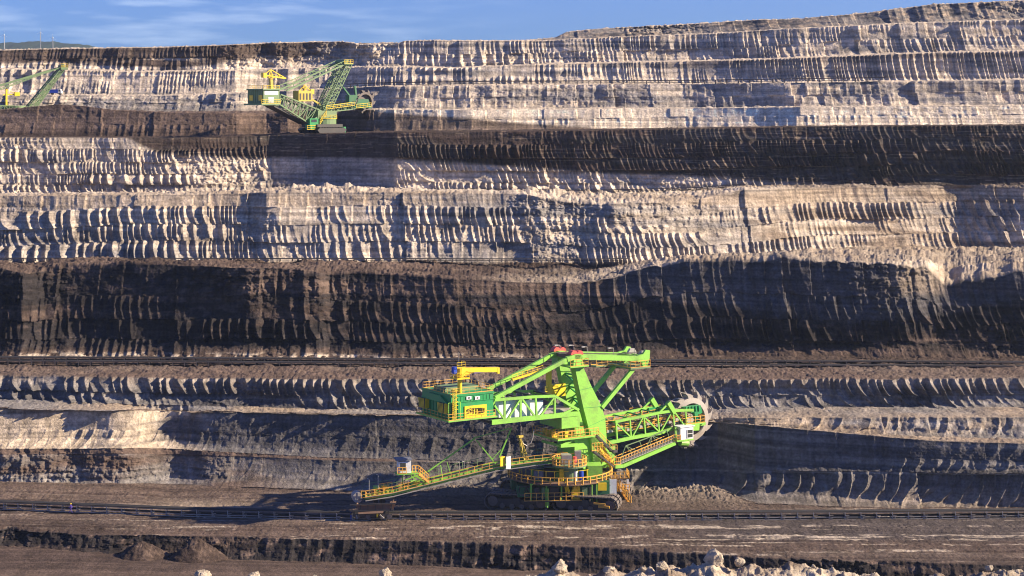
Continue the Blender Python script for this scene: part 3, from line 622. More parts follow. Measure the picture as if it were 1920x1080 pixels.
# --- upper jib towards the wheel
tb = [on(1088,669.5,-3.3), on(1196,672,-3.3)]
for n_ in (-3.3, 2.7):
    mb = MB(); a, b = [Vector((p.x, n_, p.z)) for p in tb]; mb.beam(a, b, .6, .95); mb.build('upper_jib_beam', 'lime', E)
    s_, e_ = on(1187,692,-3.3), on(1128,764,-3.3); mb = MB(); mb.beam((s_.x,n_,s_.z), (e_.x,n_,e_.z), .6, .75); mb.build('jib_strut', 'lime', E)
mb = MB(); e1 = on(1213,659,-3.3); e0 = on(1190,680,-3.3)
pf = P3([(1188,676),(1196,667),(1206,664),(1211,656),(1219,657),(1218,672),(1213,690),(1206,688),(1203,680)], -3.6); mb.prism(pf, (0,.5,0)); mb.prism([Vector((p.x,2.6,p.z)) for p in pf], (0,.5,0))
for x_ in (1196,1212): a = on(x_, 670, -3.3); mb.beam(a, (a.x,3,a.z), .5)
mb.build('jib_head', 'lime', E)
mb = MB(); a = on(1212,668,-3.3); mb.tube((a.x,-2.5,a.z), (a.x,-1.9,a.z), 1.0, 18); mb.build('sheave', 'steel', E); mb = MB(); mb.tube((a.x,1.2,a.z), (a.x,1.8,a.z), 1.0, 18); mb.build('sheave', 'steel', E)
dk = oz(1185,690,-3.9); x0_ = on(1182,690,-3.9).x; x1_ = on(1219,688,-3.9).x; xm = on(1134,686,-1).x
mb = MB(); lb(mb, (x0_,-4.0,dk-.3), (x1_,3.6,dk)); lb(mb, (xm,1.8,dk-.25), (x0_,3.6,dk)); mb.build('jib_deck', 'old_green', E)
mb = MB(); rail(mb, [(x0_,-4,dk),(x1_,-4,dk),(x1_,3.6,dk)], 1.25, .09); rail(mb, [(x0_,-4,dk),(x0_,1.8,dk),(xm,1.8,dk)], 1.25, .09); rail(mb, [(x1_,3.6,dk),(xm,3.6,dk)],1.25,.08); mb.build('railing', 'orange', E)
mb = MB(); a = on(1078,687,-4.4); b = on(1103,684,-4.4); rail(mb, [(a.x-1,-4.4,a.z),(b.x,-4.4,a.z),(b.x,-1.5,a.z)], 1.25, .09); mb.build('railing', 'orange', E)
mb = MB(); lb(mb, (a.x-1.1,-4.5,a.z-.25), (b.x+.1,-1.4,a.z)); mb.build('head_platform', 'lime', E)
mb = MB(); a = on(1040,661,-1); b = on(1150,663,-1); c = on(1210,659,-1); mb.path([a,b,c], .1); mb.path([Vector((p.x,p.y-1.2,p.z)) for p in (a,b,c)], .1); mb.build('hoist_rope', 'dark', E)
for px_, h_ in ((1050,664),(1076,664),(1101,667),(1150,669),(1190,670)):
    a = on(px_, h_, 0); mb = MB(); mb.tube(a, a+Vector((0,0,1.7)), .05, 6); mb.beam(a+Vector((0,0,1.7)), a+Vector((-.9,0,1.8)), .1); lb(mb, a+Vector((-1.3,-.2,1.68)), a+Vector((-.6,.2,1.86))); mb.build('lamp_post', 'steel', E)
# --- wheel boom
NW = 2.7
tch = [(1153,791),(1181,785),(1207,780),(1233,774.5),(1262,770),(1285,769),(1300,769)]
bch = [(1141,830),(1157,827),(1183,821),(1210,816),(1236,812),(1264,803),(1290,798),(1322,794)]
ver = [((1155,791),(1157,826)),((1181,785),(1183,820)),((1207,780),(1210,815)),((1233,775),(1236,811)),((1262,770),(1264,803)),((1285,770),(1288,798))]
dia = [((1155,793),(1182,819)),((1205,783),(1186,818)),((1209,783),(1236,810)),((1258,775),(1239,809)),((1265,773),(1284,799))]
for n_ in (-NW, NW):
    def S2(x, y): p = on(x, y, -NW); return Vector((p.x, n_, p.z))
    mb = MB(); mb.path([S2(*p) for p in tch], .38, .5); mb.path([S2(*p) for p in bch], .42, .65)
    for a, b in ver: mb.beam(S2(*a), S2(*b), .28)
    for a, b in dia: mb.beam(S2(*a), S2(*b), .26)
    mb.beam(S2(1252,754), S2(1264,774), .8, .9); mb.beam(S2(1253,756), S2(1234,775), .36)
    mb.build('wheel_boom_frame', 'lime', E)
mb = MB()
for x, y in tch: a = on(x, y, -NW); mb.beam(a, (a.x,NW,a.z), .22)
for x, y in bch: a = on(x, y, -NW); mb.beam(a, (a.x,NW,a.z), .3)
mb.build('boom_cross_member', 'green', E)
bl = P3([(1120,806),(1210,796),(1285,781)], -NW); mb = MB()
for a, b in zip(bl, bl[1:]): mb.beam((a.x,0,a.z), (b.x,0,b.z), 2.2, .25)
mb.build('boom_belt', 'rubber', E)
mb = MB(); rr = random.Random(3)
for a, b in zip(bl, bl[1:]):
    for dz, n_ in ((-.9,-1.9),(.35,-1.9),(.35,1.9)):
        rail(mb, [Vector((a.x,n_,a.z+dz)), Vector((b.x,n_,b.z+dz))], 1.0, .1, 1.4)
for i in range(14):
    u_ = i/14; a = bl[0].lerp(bl[2], u_); mb.box((a.x+rr.uniform(-.3,.3), -1.5+rr.uniform(-.3,.3), a.z-.5+rr.uniform(-.8,.6)), (rr.uniform(.5,1.5), .5, rr.uniform(.2,.5)))
mb.build('boom_walkway', 'orange', E)
mb = MB()
for i in range(9): a = bl[0].lerp(bl[2], (i+.5)/9); mb.box((a.x, -1.6, a.z-1.1+.3*(i % 3)), (1.4,.8,.5))
mb.build('boom_machinery', 'steel', E)
mb = MB(); a = on(1160,808,-1.2); b = on(1172,800,-1.2); lb(mb, (a.x,-1.6,a.z), (b.x+.6,-.6,b.z)); mb.build('drive_box', 'green', E)
mb = MB(); a = on(1192,777,NW); b = on(1250,771,NW); lb(mb, (a.x,NW-.4,b.z-.5), (b.x,NW+2,b.z-.25)); rail(mb, [(a.x,NW+.0,b.z-.2),(b.x,NW+.0,b.z-.2)], 1.2, .1); rail(mb, [(a.x,NW+2,b.z-.2),(b.x,NW+2,b.z-.2)], 1.2, .1); mb.build('railing', 'orange', E)
mb = MB(); a = on(1215,764,2.5); b = on(1262,754,2.5); lb(mb, (a.x,2.2,b.z-1.6), (b.x,3.8,b.z-.6)); mb.build('hoist_motor', 'green', E)
# end platform, chute
mb = MB(); a = on(1286,796,-3.3); b = on(1321,796,-3.3); lb(mb, (a.x,-3.4,a.z-.25), (b.x,-2.0,a.z)); mb.beam(on(1283,802,-3.2), on(1310,801,-3.2), .5, 1.2); mb.build('end_platform', 'lime', E)
mb = MB(); rail(mb, [(a.x,-3.35,a.z),(b.x,-3.35,a.z),(b.x,-2,a.z)], 1.35, .11); rail(mb, [(a.x,-2.2,a.z+.9),(b.x-.5,-2.2,a.z+.9)], 1.1, .1, 1.0); mb.build('railing', 'orange', E)
mb = MB(); pf = P3([(1284,764),(1314,760),(1317,774),(1311,777),(1285,771)], -2.4); mb.prism(pf, (0,1.2,0))
for i in range(5): a = on(1286+i*6, 763-i*.7, -2.5); b = on(1287+i*6, 771, -2.5); mb.beam(a, b, .25, .2)
a = on(1303,772,-2.6); b = on(1305,785,-2.6); mb.beam(a, b, .7, .8); mb.build('transfer_chute', 'green', E)
# --- bucket wheel
wc = on(1293,786,0); wy = .2; RO = 4.35; HW = .85; ns = 48; cs = Vector((wc.x, wy, wc.z))
def wp(r, t, y): return (cs.x+r*math.cos(t), wy+y, cs.z+r*math.sin(t))
mb = MB(); vs = []; fs = []
prof = [(RO,-HW),(RO,HW),(3.3,HW+.2),(3.15,HW),(3.4,0),(3.15,-HW),(3.3,-HW-.2)]; m_ = len(prof)
for i in range(ns):
    for r_, y_ in prof: vs.append(wp(r_, 2*math.pi*i/ns, y_))
for i in range(ns):
    for j in range(m_): a = i*m_+j; b = i*m_+(j+1) % m_; c = ((i+1) % ns)*m_+(j+1) % m_; d = ((i+1) % ns)*m_+j; fs.append((a,b,c,d))
mb.add(vs, fs); mb.tube(wp(0,0,-.2), wp(0,0,.8), 1.1, 20);
wheel = mb.build('bucket_wheel', 'dusty_steel', E); mb = MB(); mb.tube(wp(0,0,.5), wp(0,0,.75), 3.3, 30); mb.build('wheel_disc', 'track', wheel)
bm_ = None
for i in range(12):
    t = 2*math.pi*i/12+.15; mb = MB()
    pf = [(RO-.1,.02),(RO+.6,.05),(RO+1.3,.15),(RO+.85,-.05),(RO+.5,-.2),(RO-.1,-.27)]; mb.prism([wp(r_, t+a_, -HW+.12) for r_, a_ in ((RO-.1,0),(RO+.6,.03),(RO+.45,-.18),(RO-.1,-.25))], (0,2*HW-.3,0))
    for y_ in (-HW, HW-.12): mb.prism([wp(r_, t+a_, y_) for r_, a_ in pf], (0,.12,0))
    mb.prism([wp(r_, t+a_, -HW) for r_, a_ in ((RO+.55,.0),(RO+1.2,.13),(RO+1.1,.12),(RO+.5,-.02))], (0,2*HW,0))
    mb.prism([wp(r_, t+a_, -HW) for r_, a_ in ((RO+.75,-.10),(RO+.42,-.24),(RO+.34,-.24),(RO+.66,-.09))], (0,2*HW,0))
    for k_ in range(4): y_ = -HW+.2+k_*.5; mb.prism([wp(RO+1.1,t+.10,y_), wp(RO+1.6,t+.17,y_), wp(RO+1.2,t+.15,y_)], (0,.16,0))
    mb.build('bucket', 'dusty_steel', wheel)
# --- operator cab
a = on(1276,801,-4.6); b = on(1300,822,-4.6); mb = MB(); lb(mb, (a.x,-4.6,b.z), (b.x,-2.5,a.z-.1)); lb(mb, (a.x-.2,-4.8,a.z-.1), (b.x+.25,-2.4,a.z+.08)); cab = mb.build('operator_cab', 'white', E)
c = on(1288,806,-4.6); d = on(1298.5,820,-4.6); mb = MB(); lb(mb, (c.x,-4.63,d.z), (d.x,-4.55,c.z)); lb(mb, (b.x-.03,-4.4,d.z), (b.x+.04,-2.7,c.z)); mb.build('window', 'glass', cab)
mb = MB()
for z_ in (c.z, (c.z+d.z)/2, d.z): mb.beam((c.x,-4.66,z_), (d.x,-4.66,z_), .09)
for x_ in (c.x, d.x): mb.beam((x_,-4.66,c.z), (x_,-4.66,d.z), .09)
mb.build('window_frame', 'white', cab)
mb = MB(); lb(mb, (a.x-.9,-4.7,b.z-.3), (b.x,-2.3,b.z)); mb.tube((a.x+.3,-4,b.z-.6),(b.x-1,-4,b.z-.9),.7,10); mb.beam(on(1266,802,-4), on(1268,828,-4), .3); mb.beam(on(1266,800,-4), on(1288,829,-4), .14); mb.build('cab_bracket', 'lime', E)
mb = MB(); rail(mb, [(a.x-.9,-4.65,b.z-.2),(a.x,-4.65,b.z-.2)], 1.2, .11, .5); rail(mb, [on(1262,826,-4.2), on(1275,826,-4.2)], 1.1, .1); mb.build('railing', 'orange', E)
mb = MB(); rr = random.Random(5)
for i in range(5): a_ = on(1274+i*4.5, 829+rr.uniform(-1,3), -3.6); mb.tube(a_, a_+Vector((.9,0,-.5)), .45, 8)
mb.build('drive_gearbox', 'track', E)
# --- access gangway below the boom
mb = MB(); ga, gb = on(1168,874,-4.2), on(1266,831,-4.2); g0 = on(1153,875,-4.2)
mb.beam(ga, gb, .4, .65); mb.beam(g0, ga, .4, .65); mb.beam(Vector((ga.x,-2.8,ga.z)), Vector((gb.x,-2.8,gb.z)), .4, .6); mb.build('gangway_beam', 'lime', E)
mb = MB(); d0_, d1_ = on(1160,870.5,-4.2), on(1262,828,-4.2); mb.prism([d0_, d1_, d1_-Vector((0,0,.12)), d0_-Vector((0,0,.12))], (0,1.3,0))
for i in range(36): p = d0_.lerp(d1_, i/35); mb.beam(p, p+Vector((0,0,1.15)), .07)
mb.build('gangway_deck', 'steel', E)
mb = MB(); u_ = Vector((0,0,1.2)); mb.beam(d0_+u_, d1_+u_, .14); mb.beam(d0_+u_*.5, d1_+u_*.5, .07); mb.beam(d0_+u_+Vector((0,1.4,0)), d1_+u_+Vector((0,1.4,0)), .12)
for i in range(18): p = d0_.lerp(d1_, i/17); mb.beam(p+u_*.6, p+u_, .09)
rail(mb, [on(1150,872,-4.3), on(1163,872,-4.3)], 1.4, .11, .8); mb.build('railing', 'orange', E)
mb = MB(); tp = [on(1173,836,-3.5), on(1209,823,-3.5), on(1250,806,-3.5)]; mb.path(tp, .16)
for a, b in (((1173,836),(1161,868)),((1173,836),(1192,857)),((1173,836),(1206,851)),((1199,827),(1206,846)),((1222,817),(1212,838)),((1222,817),(1236,832)),((1222,817),(1258,830)),((1222,817),(1218,842)),((1250,806),(1256,826))): mb.beam(on(*a,-3.5), on(*b,-3.5), .11)
mb.build('gangway_hanger', 'old_green', E)
# --- central superstructure
x0 = on(1078,830,-3).x; x1 = on(1116,830,-3).x; z0 = oz(1100,884,-3); z1 = oz(1100,800,-3)
mb = MB(); lb(mb, (x0,-2.9,z0), (x1,2.9,z1)); lb(mb, (x1-.1,-2.0,z0), (x1+5.5,2.0,z1-4.5)); lb(mb,(x0-1.2,-2.2,z1-.8),(x1+2,2.2,z1+.3)); core = mb.build('superstructure_body', 'lime', E)
mb = MB(); lb(mb, (x0-.08,.6,z0+2.9), (x0-.02,1.7,z0+3.5)); mb.build('warning_plate', 'orange', core)
mb = MB(); lb(mb, (x0-.1,-1.9,z0+.1), (x0-.03,-.6,z0+2.3)); mb.build('door', 'dark', core)
mb = MB(); q = P3([(1085,819),(1050,836),(1083,834)], -3.4); mb.beam(q[1], q[0], .5, .45); mb.beam(q[1], q[2], .6, .6); mb.beam(q[1], (q[1].x,2.5,q[1].z), .4); mb.build('bracket', 'lime', E)
# slewing platform deck with railings
dz = oz(1100,818,-4.3); xa = on(1082,818,-4.3).x-1.8; xb = on(1122,818,-4.3).x
mb = MB(); lb(mb, (xa,-4.3,dz-.3), (xb,-2.9,dz)); lb(mb, (xa-2.6,-4.3,dz-.3), (xa,4.3,dz)); mb.build('upper_deck', 'lime', E)
mb = MB(); rail(mb, [(xb,-4.3,dz),(xa-2.6,-4.3,dz),(xa-2.6,4.3,dz)], 1.4, .11, 1.0); rail(mb, [(xa-2.2,-2.9,dz+.1),(xb-2,-2.9,dz+.1)], 1.6, .1, .8); rail(mb, [(xa-2.6,4.3,dz),(xa-2.6,4.3,dz-2.5)][:1]+[(xa,4.3,dz)], 1.3,.1); mb.build('railing', 'orange', E)
mb = MB(); rr = random.Random(8)
for i in range(9): mb.box((xa-2.2+rr.uniform(0,6), rr.uniform(-3.9,3), dz+.5), (rr.uniform(.5,1.3), .6, rr.uniform(.5,1.3)))
mb.build('deck_machinery', 'yellow', E)
mb = MB(); lb(mb, (xa-3.5,1.5,dz-3), (xa-2,4.2,dz-2.8)); rail(mb, [(xa-3.5,1.5,dz-2.8),(xa-3.5,4.2,dz-2.8),(xa-2,4.2,dz-2.8)], 1.2, .1); mb.build('side_platform', 'rust', E)
# stair flights on the sunlit side
mb = MB(); f1a, f1b = on(1119,816,-4.4), on(1149,846,-4.4); f2a, f2b = on(1114,846,-4.4), on(1151,875,-4.4)
stairs(mb, f1a, f1b, 1.0); stairs(mb, f2a, f2b, 1.0)
mb.beam(f1b, on(1157,846,-4.4), .4, .5); lb(mb, f1b, on(1157,848,-4.4)+Vector((0,1.2,0))); mb.build('stair_flight', 'dark', E)
mb = MB()
for a, b in ((f1a,f1b),(f2a,f2b)): rail(mb, [a, b], 1.15, .09, 1.0, True, 0)
rail(mb, [f1b, on(1157,846,-4.4)], 1.2, .12, .7); rail(mb, [on(1110,846,-4.5), on(1130,844,-4.5)], 1.5, .1, .6); rail(mb, [on(1128,866,-4.0), on(1146,868,-4.0)], 1.5, .1, .6); mb.build('railing', 'orange', E)
mb = MB()
for i in range(9): a = on(1127+i*2.4, 838+i*4.2, -3.6); mb.box(a, (.8,.5,1.1))
mb.build('cable_box', 'yellow', E)
# --- turntable and lower deck
CZ = Vector((0,0,0)); zd = 5.5; RD = 10.0
def ring(r, z, n=48, a0=0, a1=2*math.pi): return [Vector((r*math.cos(a0+(a1-a0)*i/n), r*math.sin(a0+(a1-a0)*i/n), z)) for i in range(n+1)]
mb = MB(); mb.tube((0,0,zd-.35), (0,0,zd), RD, 48); mb.build('turntable_deck', 'rust', E)
mb = MB(); rg = ring(RD-.08, zd-.15, 40)
for a, b in zip(rg, rg[1:]):
    for h_ in (0, .62, 1.25): mb.beam(a+Vector((0,0,h_)), b+Vector((0,0,h_)), .16 if h_ != .62 else .1)
    mb.beam(a, a+Vector((0,0,1.3)), .24, .16)
mb.build('railing', 'orange', E)
mb = MB(); rg = ring(RD-2.2, zd+.2, 30); 
for a, b in zip(rg, rg[1:]):
    mb.beam(a+Vector((0,0,1.7)), b+Vector((0,0,1.7)), .09); mb.beam(a, a+Vector((0,0,1.7)), .1)
mb.build('inner_railing', 'yellow', E)
mb = MB(); mb.tube((0,0,zd), (0,0,zd+1.3), 5.6, 36); mb.tube((0,0,zd+1.3), (0,0,zd+2.3), 4.8, 36); mb.build('turntable', 'lime', E)
mb = MB(); mb.tube((0,0,4.4), (0,0,zd-.35), 7.6, 40); mb.tube((0,0,3.2),(0,0,4.4),6.0,36); mb.build('ball_race', 'deep_green', E)
# camera-facing directions are worked out in a second frame, square to the conveyor
B = Frame(O, R(4)); toA = lambda w: A.loc(w)
def bp(x, y, z): return A.loc(B.wor((x, y, z)))
def bbox(mb, a, b):
    p = [bp(x, y, z) for x in (a[0],b[0]) for y in (a[1],b[1]) for z in (a[2],b[2])]
    return mb.add(p, [(0,1,3,2),(4,6,7,5),(0,4,5,1),(2,3,7,6),(0,2,6,4),(1,5,7,3)])
# deck machinery: canopies, tanks, drums, cabinets
mb = MB(); bbox(mb, (-9.0,-4.5,zd+1.9), (-3.4,-2.0,zd+2.0)); mb.build('canopy', 'roofgrey', E); mb = MB(); bbox(mb, (-3.6,-6,zd+2.4), (4.5,-3.2,zd+2.5)); mb.build('canopy', 'roofgrey', E)
mb = MB(); bbox(mb, (-5.4,-5.2,zd), (-3.6,-3.6,zd+1.6)); mb.build('electric_cabinet', 'roofgrey', E)
mb = MB(); p = bp(-.4,-7.2,zd); mb.tube(p, p+Vector((0,0,2.3)), .42, 12); mb.build('yellow_tank', 'yellow', E)
for x_, m_ in ((2.2,'white'),(3.3,'blue')):
    mb = MB(); p = bp(x_,-7.3,zd); mb.tube(p, p+Vector((0,0,1.9)), .42, 12); mb.build('storage_drum', m_, E)
mb = MB(); bbox(mb, (4.6,-6.2,zd), (7.4,-2.5,zd+2.6)); mb.build('equipment_house', 'lime', E)
mb = MB(); bbox(mb, (-3.4,-5.6,zd), (-1.4,-3.9,zd+1.9)); mb.build('switch_cabinet', 'dark', E); mb = MB(); bbox(mb, (.3,-6,zd), (1.4,-4.5,zd+1.6)); mb.build('switch_cabinet', 'dark', E)
# undercarriage
mb = MB(); bbox(mb, (-8.6,-6.5,2.5), (8.6,6.5,4.6)); bbox(mb, (-9.4,-2,3.0), (9.6,2,5.0)); bbox(mb, (-5.9,-7.4,4.9), (-.4,-6.4,5.7)); bbox(mb, (2.4,-7.4,2.7), (8.6,-6,5.4)); mb.build('undercarriage', 'deep_green', E)
mb = MB()
for x_ in (-6.2,-3.3,-.5): q0 = bp(x_,-8.0,1.9); q1 = bp(x_,-8.0,5.3); mb.beam(q0, q1, .22)
mb.beam(bp(-6.4,-8,5.2), bp(-.4,-8,5.2), .2); mb.beam(bp(-3.2,-8,4.4), bp(-3.2,-8,.9), .7, .4); mb.beam(bp(5.2,-8.2,1.6), bp(5.2,-8.2,5.2), .12); mb.beam(bp(6.1,-8.2,1.6), bp(6.1,-8.2,5.0), .12); mb.build('support_frame', 'lime', E)
mb = MB(); bbox(mb, (-7.4,-8.6,2.0), (3.6,-7.2,2.15)); mb.build('side_walkway', 'dark', E)
mb = MB(); rail(mb, [bp(-7.4,-8.6,2.15), bp(3.6,-8.6,2.15)], 1.5, .11, 1.1); mb.build('railing', 'orange', E)
mb = MB(); rr = random.Random(12)
for i in range(9): p = bp(.4+rr.uniform(0,3.2), -8.0, 3.0+rr.uniform(-.4,2.0)); mb.tube(p, p+Vector((rr.uniform(-.5,.5), 0, rr.uniform(.6,1.3))), .2, 8)
bbox(mb, (1.6,-7.9,2.2), (3.0,-7.3,4.6)); mb.build('hydraulic_unit', 'yellow', E); mb = MB(); bbox(mb, (6.4,-7.9,3.8), (8.0,-7.5,5.2)); mb.build('hydraulic_unit', 'yellow', E)
mb = MB(); bbox(mb, (8.7,-6.8,2.9), (10.0,-5.0,5.6)); mb.build('cable_cabinet', 'white', E); mb = MB(); bbox(mb, (12.2,-4.6,3.3), (12.6,-3.6,5.2)); mb.build('cable_cabinet', 'white', E); mb = MB(); bbox(mb, (10.9,-5.2,3.0), (11.3,-4.8,5.6)); mb.build('cable_cabinet', 'white', E)
mb = MB(); bbox(mb, (9.0,-6.6,5.6), (12.4,-3.0,5.75)); mb.build('side_deck', 'rust', E)
mb = MB()
rail(mb, [bp(9.0,-6.6,5.75), bp(12.4,-6.6,5.75), bp(12.4,-3,5.75)], 1.2, .12, .8); stairs(mb, bp(9.8,-5.6,5.6), bp(12.9,-5.6,1.0), 1.0); rail(mb, [bp(9.8,-5.7,5.5), bp(12.9,-5.7,1.0)], 1.2, .13, .6); rail(mb, [bp(10.4,-5.0,3.0), bp(12.6,-5.0,3.0)], 1.3, .13, .5); mb.build('access_stairs', 'orange', E)
mb = MB(); rr = random.Random(21)
for i in range(16):
    x_ = -8.4+i*1.06; p = bp(x_,-6.7-rr.uniform(0,.8),2.6+rr.uniform(0,1)); q_ = bp(x_+rr.uniform(-.8,.8),-7.2,4.0+rr.uniform(0,1.2)); mb.tube(p, q_, .1, 6); mb.tube(q_, bp(x_+1.3,-7.0,4.6), .09, 6)
mb.build('pipework', 'dark', E)
for x0_, x1_, m_ in ((-5.6,-4.6,'dark'),(-4.2,-3.5,'old_green'),(-2.6,-.9,'dark'),(3.4,4.4,'old_green'),(4.8,5.4,'dark')):
    mb = MB(); bbox(mb, (x0_,-7.75,2.4), (x1_,-7.35,4.5)); mb.build('service_panel', m_, E)
# crawlers
TC = R(-13); Cf = Frame(O, TC)
def cp(x, y, z): return A.loc(Cf.wor((x, y, z)))
def crawler(xc, yc, Lc):
    r = 1.45; prof = []
    for i in range(13): t = math.pi/2+math.pi*i/12; prof.append((xc-Lc/2+r+r*math.cos(t), r+r*math.sin(t)))
    for i in range(13): t = -math.pi/2+math.pi*i/12; prof.append((xc+Lc/2-r+r*math.cos(t), r+r*math.sin(t)))
    mbf = MB(); pf = [(xc-Lc/2+1.3,.5),(xc+Lc/2-1.3,.5),(xc+Lc/2-2.2,1.9),(xc-Lc/2+2.2,1.9)]
    for yy_ in (yc-1.35, yc+1.35): mbf.prism([cp(x, yy_-.3, z) for x, z in pf], cp(0,.6,0)-cp(0,0,0))
    mbf.beam(cp(xc,yc-2,1.7), cp(xc,yc+2,1.7), 1.2, 1.2); fr_ = mbf.build('crawler_frame', 'dark', E)
    for yy_ in (yc-1.35, yc+1.35):
        # resample the loop and lay one pad per step
        P_ = [Vector((x, 0, z)) for x, z in prof]; P_.append(P_[0]); mbt = MB(); seg = .62; acc = 0
        for a, b in zip(P_, P_[1:]):
            L_ = (b-a).length; t = acc
            while t < L_:
                p = a+(b-a)*(t/L_); d = (b-a).normalized()
                mbt.beam(cp(p.x-d.x*.26, yy_, p.z-d.z*.26), cp(p.x+d.x*.26, yy_, p.z+d.z*.26), 1.9, .22, up=(0,0,1) if abs(d.z) < .9 else tuple((cp(1,0,0)-cp(0,0,0)))); t += seg
            acc = t-L_
        mbt.build('track', 'track', fr_)
        for i in range(6):
            x = xc-Lc/2+r+(Lc-2*r)*i/5; rr_ = .95 if i in (0,5) else .5; zc_ = r if i in (0,5) else .62
            mw = MB(); mw.tube(cp(x, yy_-.5, zc_), cp(x, yy_+.5, zc_), rr_, 16); mw.tube(cp(x, yy_-.62, zc_), cp(x, yy_+.62, zc_), rr_*.4, 10); mw.build('track_wheel', 'track', fr_)
    return fr_
for xc, yc in ((-6.6,-6.3),(6.3,-5.4),(-6.6,6.3),(6.3,6.8)): crawler(xc, yc, 12.2)
mb = MB(); mb.beam(cp(8.0,-8.0,1.9), cp(10.2,-8.0,1.8), .3, .3); mb.beam(cp(8.9,-8.1,1.4), cp(11.0,-8.1,1.3), .3, .45); mb.build('track_tensioner', 'orange', E)
# --- second round platform where the discharge boom starts
p0 = on(1062,868,0); pc = B.loc(A.wor(p0)); pcx = 1.2; pcy = -6.2; pz = 8.6
def pr(r, a, z): return bp(pcx+r*math.cos(a), pcy+r*math.sin(a), pz+z)
mb = MB(); mb.tube(bp(pcx,pcy,pz-.35), bp(pcx,pcy,pz), 3.25, 28); mb.tube(bp(pcx,pcy,zd), bp(pcx,pcy,pz-.3), 1.6, 20); mb.build('pivot_platform', 'old_green', E)
mb = MB()
for i in range(22):
    a = 2*math.pi*i/22; b = 2*math.pi*(i+1)/22
    for h_ in (0,.6,1.25): mb.beam(pr(3.2,a,h_), pr(3.2,b,h_), .12)
    mb.beam(pr(3.2,a,-.1), pr(3.2,a,1.3), .16)
mb.build('railing', 'orange', E)
mb = MB(); mb.tube(bp(pcx+.9,pcy-.6,pz), bp(pcx+.9,pcy-.6,pz+1.4), .35, 10); mb.build('fire_extinguisher', 'red', E)
mb = MB(); bbox(mb, (pcx-1.6,pcy-1.4,pz), (pcx+.3,pcy+.8,pz+1.8)); bbox(mb, (pcx+1.0,pcy-.2,pz), (pcx+2.2,pcy+.9,pz+2.3)); mb.build('transfer_box', 'steel', E)
# --- discharge boom running left to the hopper car
D2 = Frame((O.x, O.y-3.0, 0), R(14.0))
def dn(px, py, n): return A.loc(D2.wor(D2.on(px, py, n)))
ctr = [(684,932),(735,924),(780,913),(860,893),(930,876),(1000,866),(1062,860)]
for n_ in (-1.25, 1.25):
    mb = MB()
    q = [dn(*p, -1.25) for p in ctr]; sh = A.loc(D2.wor((0,n_+1.25,0)))-A.loc(D2.wor((0,0,0))); q = [p+sh for p in q]
    mb.path(q, .25, .95); mb.build('discharge_boom_girder', 'lime', E)
up1 = Vector((0,0,.5)); back = A.loc(D2.wor((0,1,0)))-A.loc(D2.wor((0,0,0)))
q = [dn(*p, -1.25) for p in ctr]
mb = MB()
for a, b in zip(q, q[1:]):
    mb.beam(a+back*1.25+up1*.6, b+back*1.25+up1*.6, 1.7, .16)
mb.build('discharge_belt', 'rubber', E)
mb = MB()
for a, b in zip(q, q[1:]):
    n_ = max(1, round((b-a).length/1.6))
    for i in range(n_): p = a+(b-a)*i/n_-Vector((0,0,.4)); mb.beam(p, p+back*2.5, .18)
mb.build('cross_member', 'old_green', E)
mb = MB(); rail(mb, [p-back*.75+up1*.2 for p in q], 1.2, .09, 1.5); mb.build('railing', 'orange', E)
mb = MB(); rail(mb, [p+back*3.2+up1*.4 for p in q], 1.5, .1, 1.5); mb.build('railing', 'old_green', E)
mb = MB(); mb.path([p-back*.75-Vector((0,0,.55)) for p in q], .18, .14)
for a, b in zip(q, q[1:]): mb.beam(a-back*.4+Vector((0,0,.08)), b-back*.4+Vector((0,0,.08)), .75, .08)
mb.build('walkway', 'steel', E)
# mast and stays
mb = MB(); m0, m1, m2 = dn(984,868,-.2), dn(975,818,-.2), dn(993,866,-.2); mb.path([m0,m1,m2], .18)
m3, m4 = m0+back*2, m2+back*2; mb.beam(m3, m1+back*.8, .22); mb.beam(m4, m1+back*.8, .22); zz(mb, sub(m0,m1,6), sub(m2,m1,6), .12); lb(mb, m1-Vector((.5,.4,.2)), m1+Vector((.5,.5,.2))); mb.build('boom_mast', 'dull_yellow', E)
mb = MB()
for a, b, w_ in (((890,822),(802,884),.26),((893,825),(932,873),.2),((899,834),(924,862),.16),((959,802),(936,858),.26),((889,821),(959,802),.16),((802,884),(760,900),.18),((838,866),(845,888),.14),((826,872),(829,893),.12),((940,842),(922,862),.12)): mb.beam(dn(*a,0), dn(*b,0), w_)
mb.beam(dn(890,822,2.4), dn(802,884,2.4), .22); mb.beam(dn(890,822,0), dn(890,822,2.4), .2); mb.beam(dn(959,802,2.4), dn(936,858,2.4), .22); mb.build('stay_rod', 'lime', E)
mb = MB(); cpts = [dn(976,822,0), dn(981,832,0), dn(988,836,0), dn(995,831,0), dn(999,820,0), dn(1001,806,0)]
for a, b in zip(cpts, cpts[1:]): mb.tube(a, b, .1, 6)
mb.build('hanging_cable', 'steel', E)
mb = MB(); a = dn(942,865,-2.2); lb(mb, a-Vector((.5,.1,.9)), a+Vector((.5,.1,.9))); mb.build('notice_board', 'yellow', E)
mb = MB(); a = dn(953,866,-2.2); lb(mb, a-Vector((.5,.1,1.3)), a+Vector((.5,.1,1.0))); mb.build('white_cabinet', 'white', E)
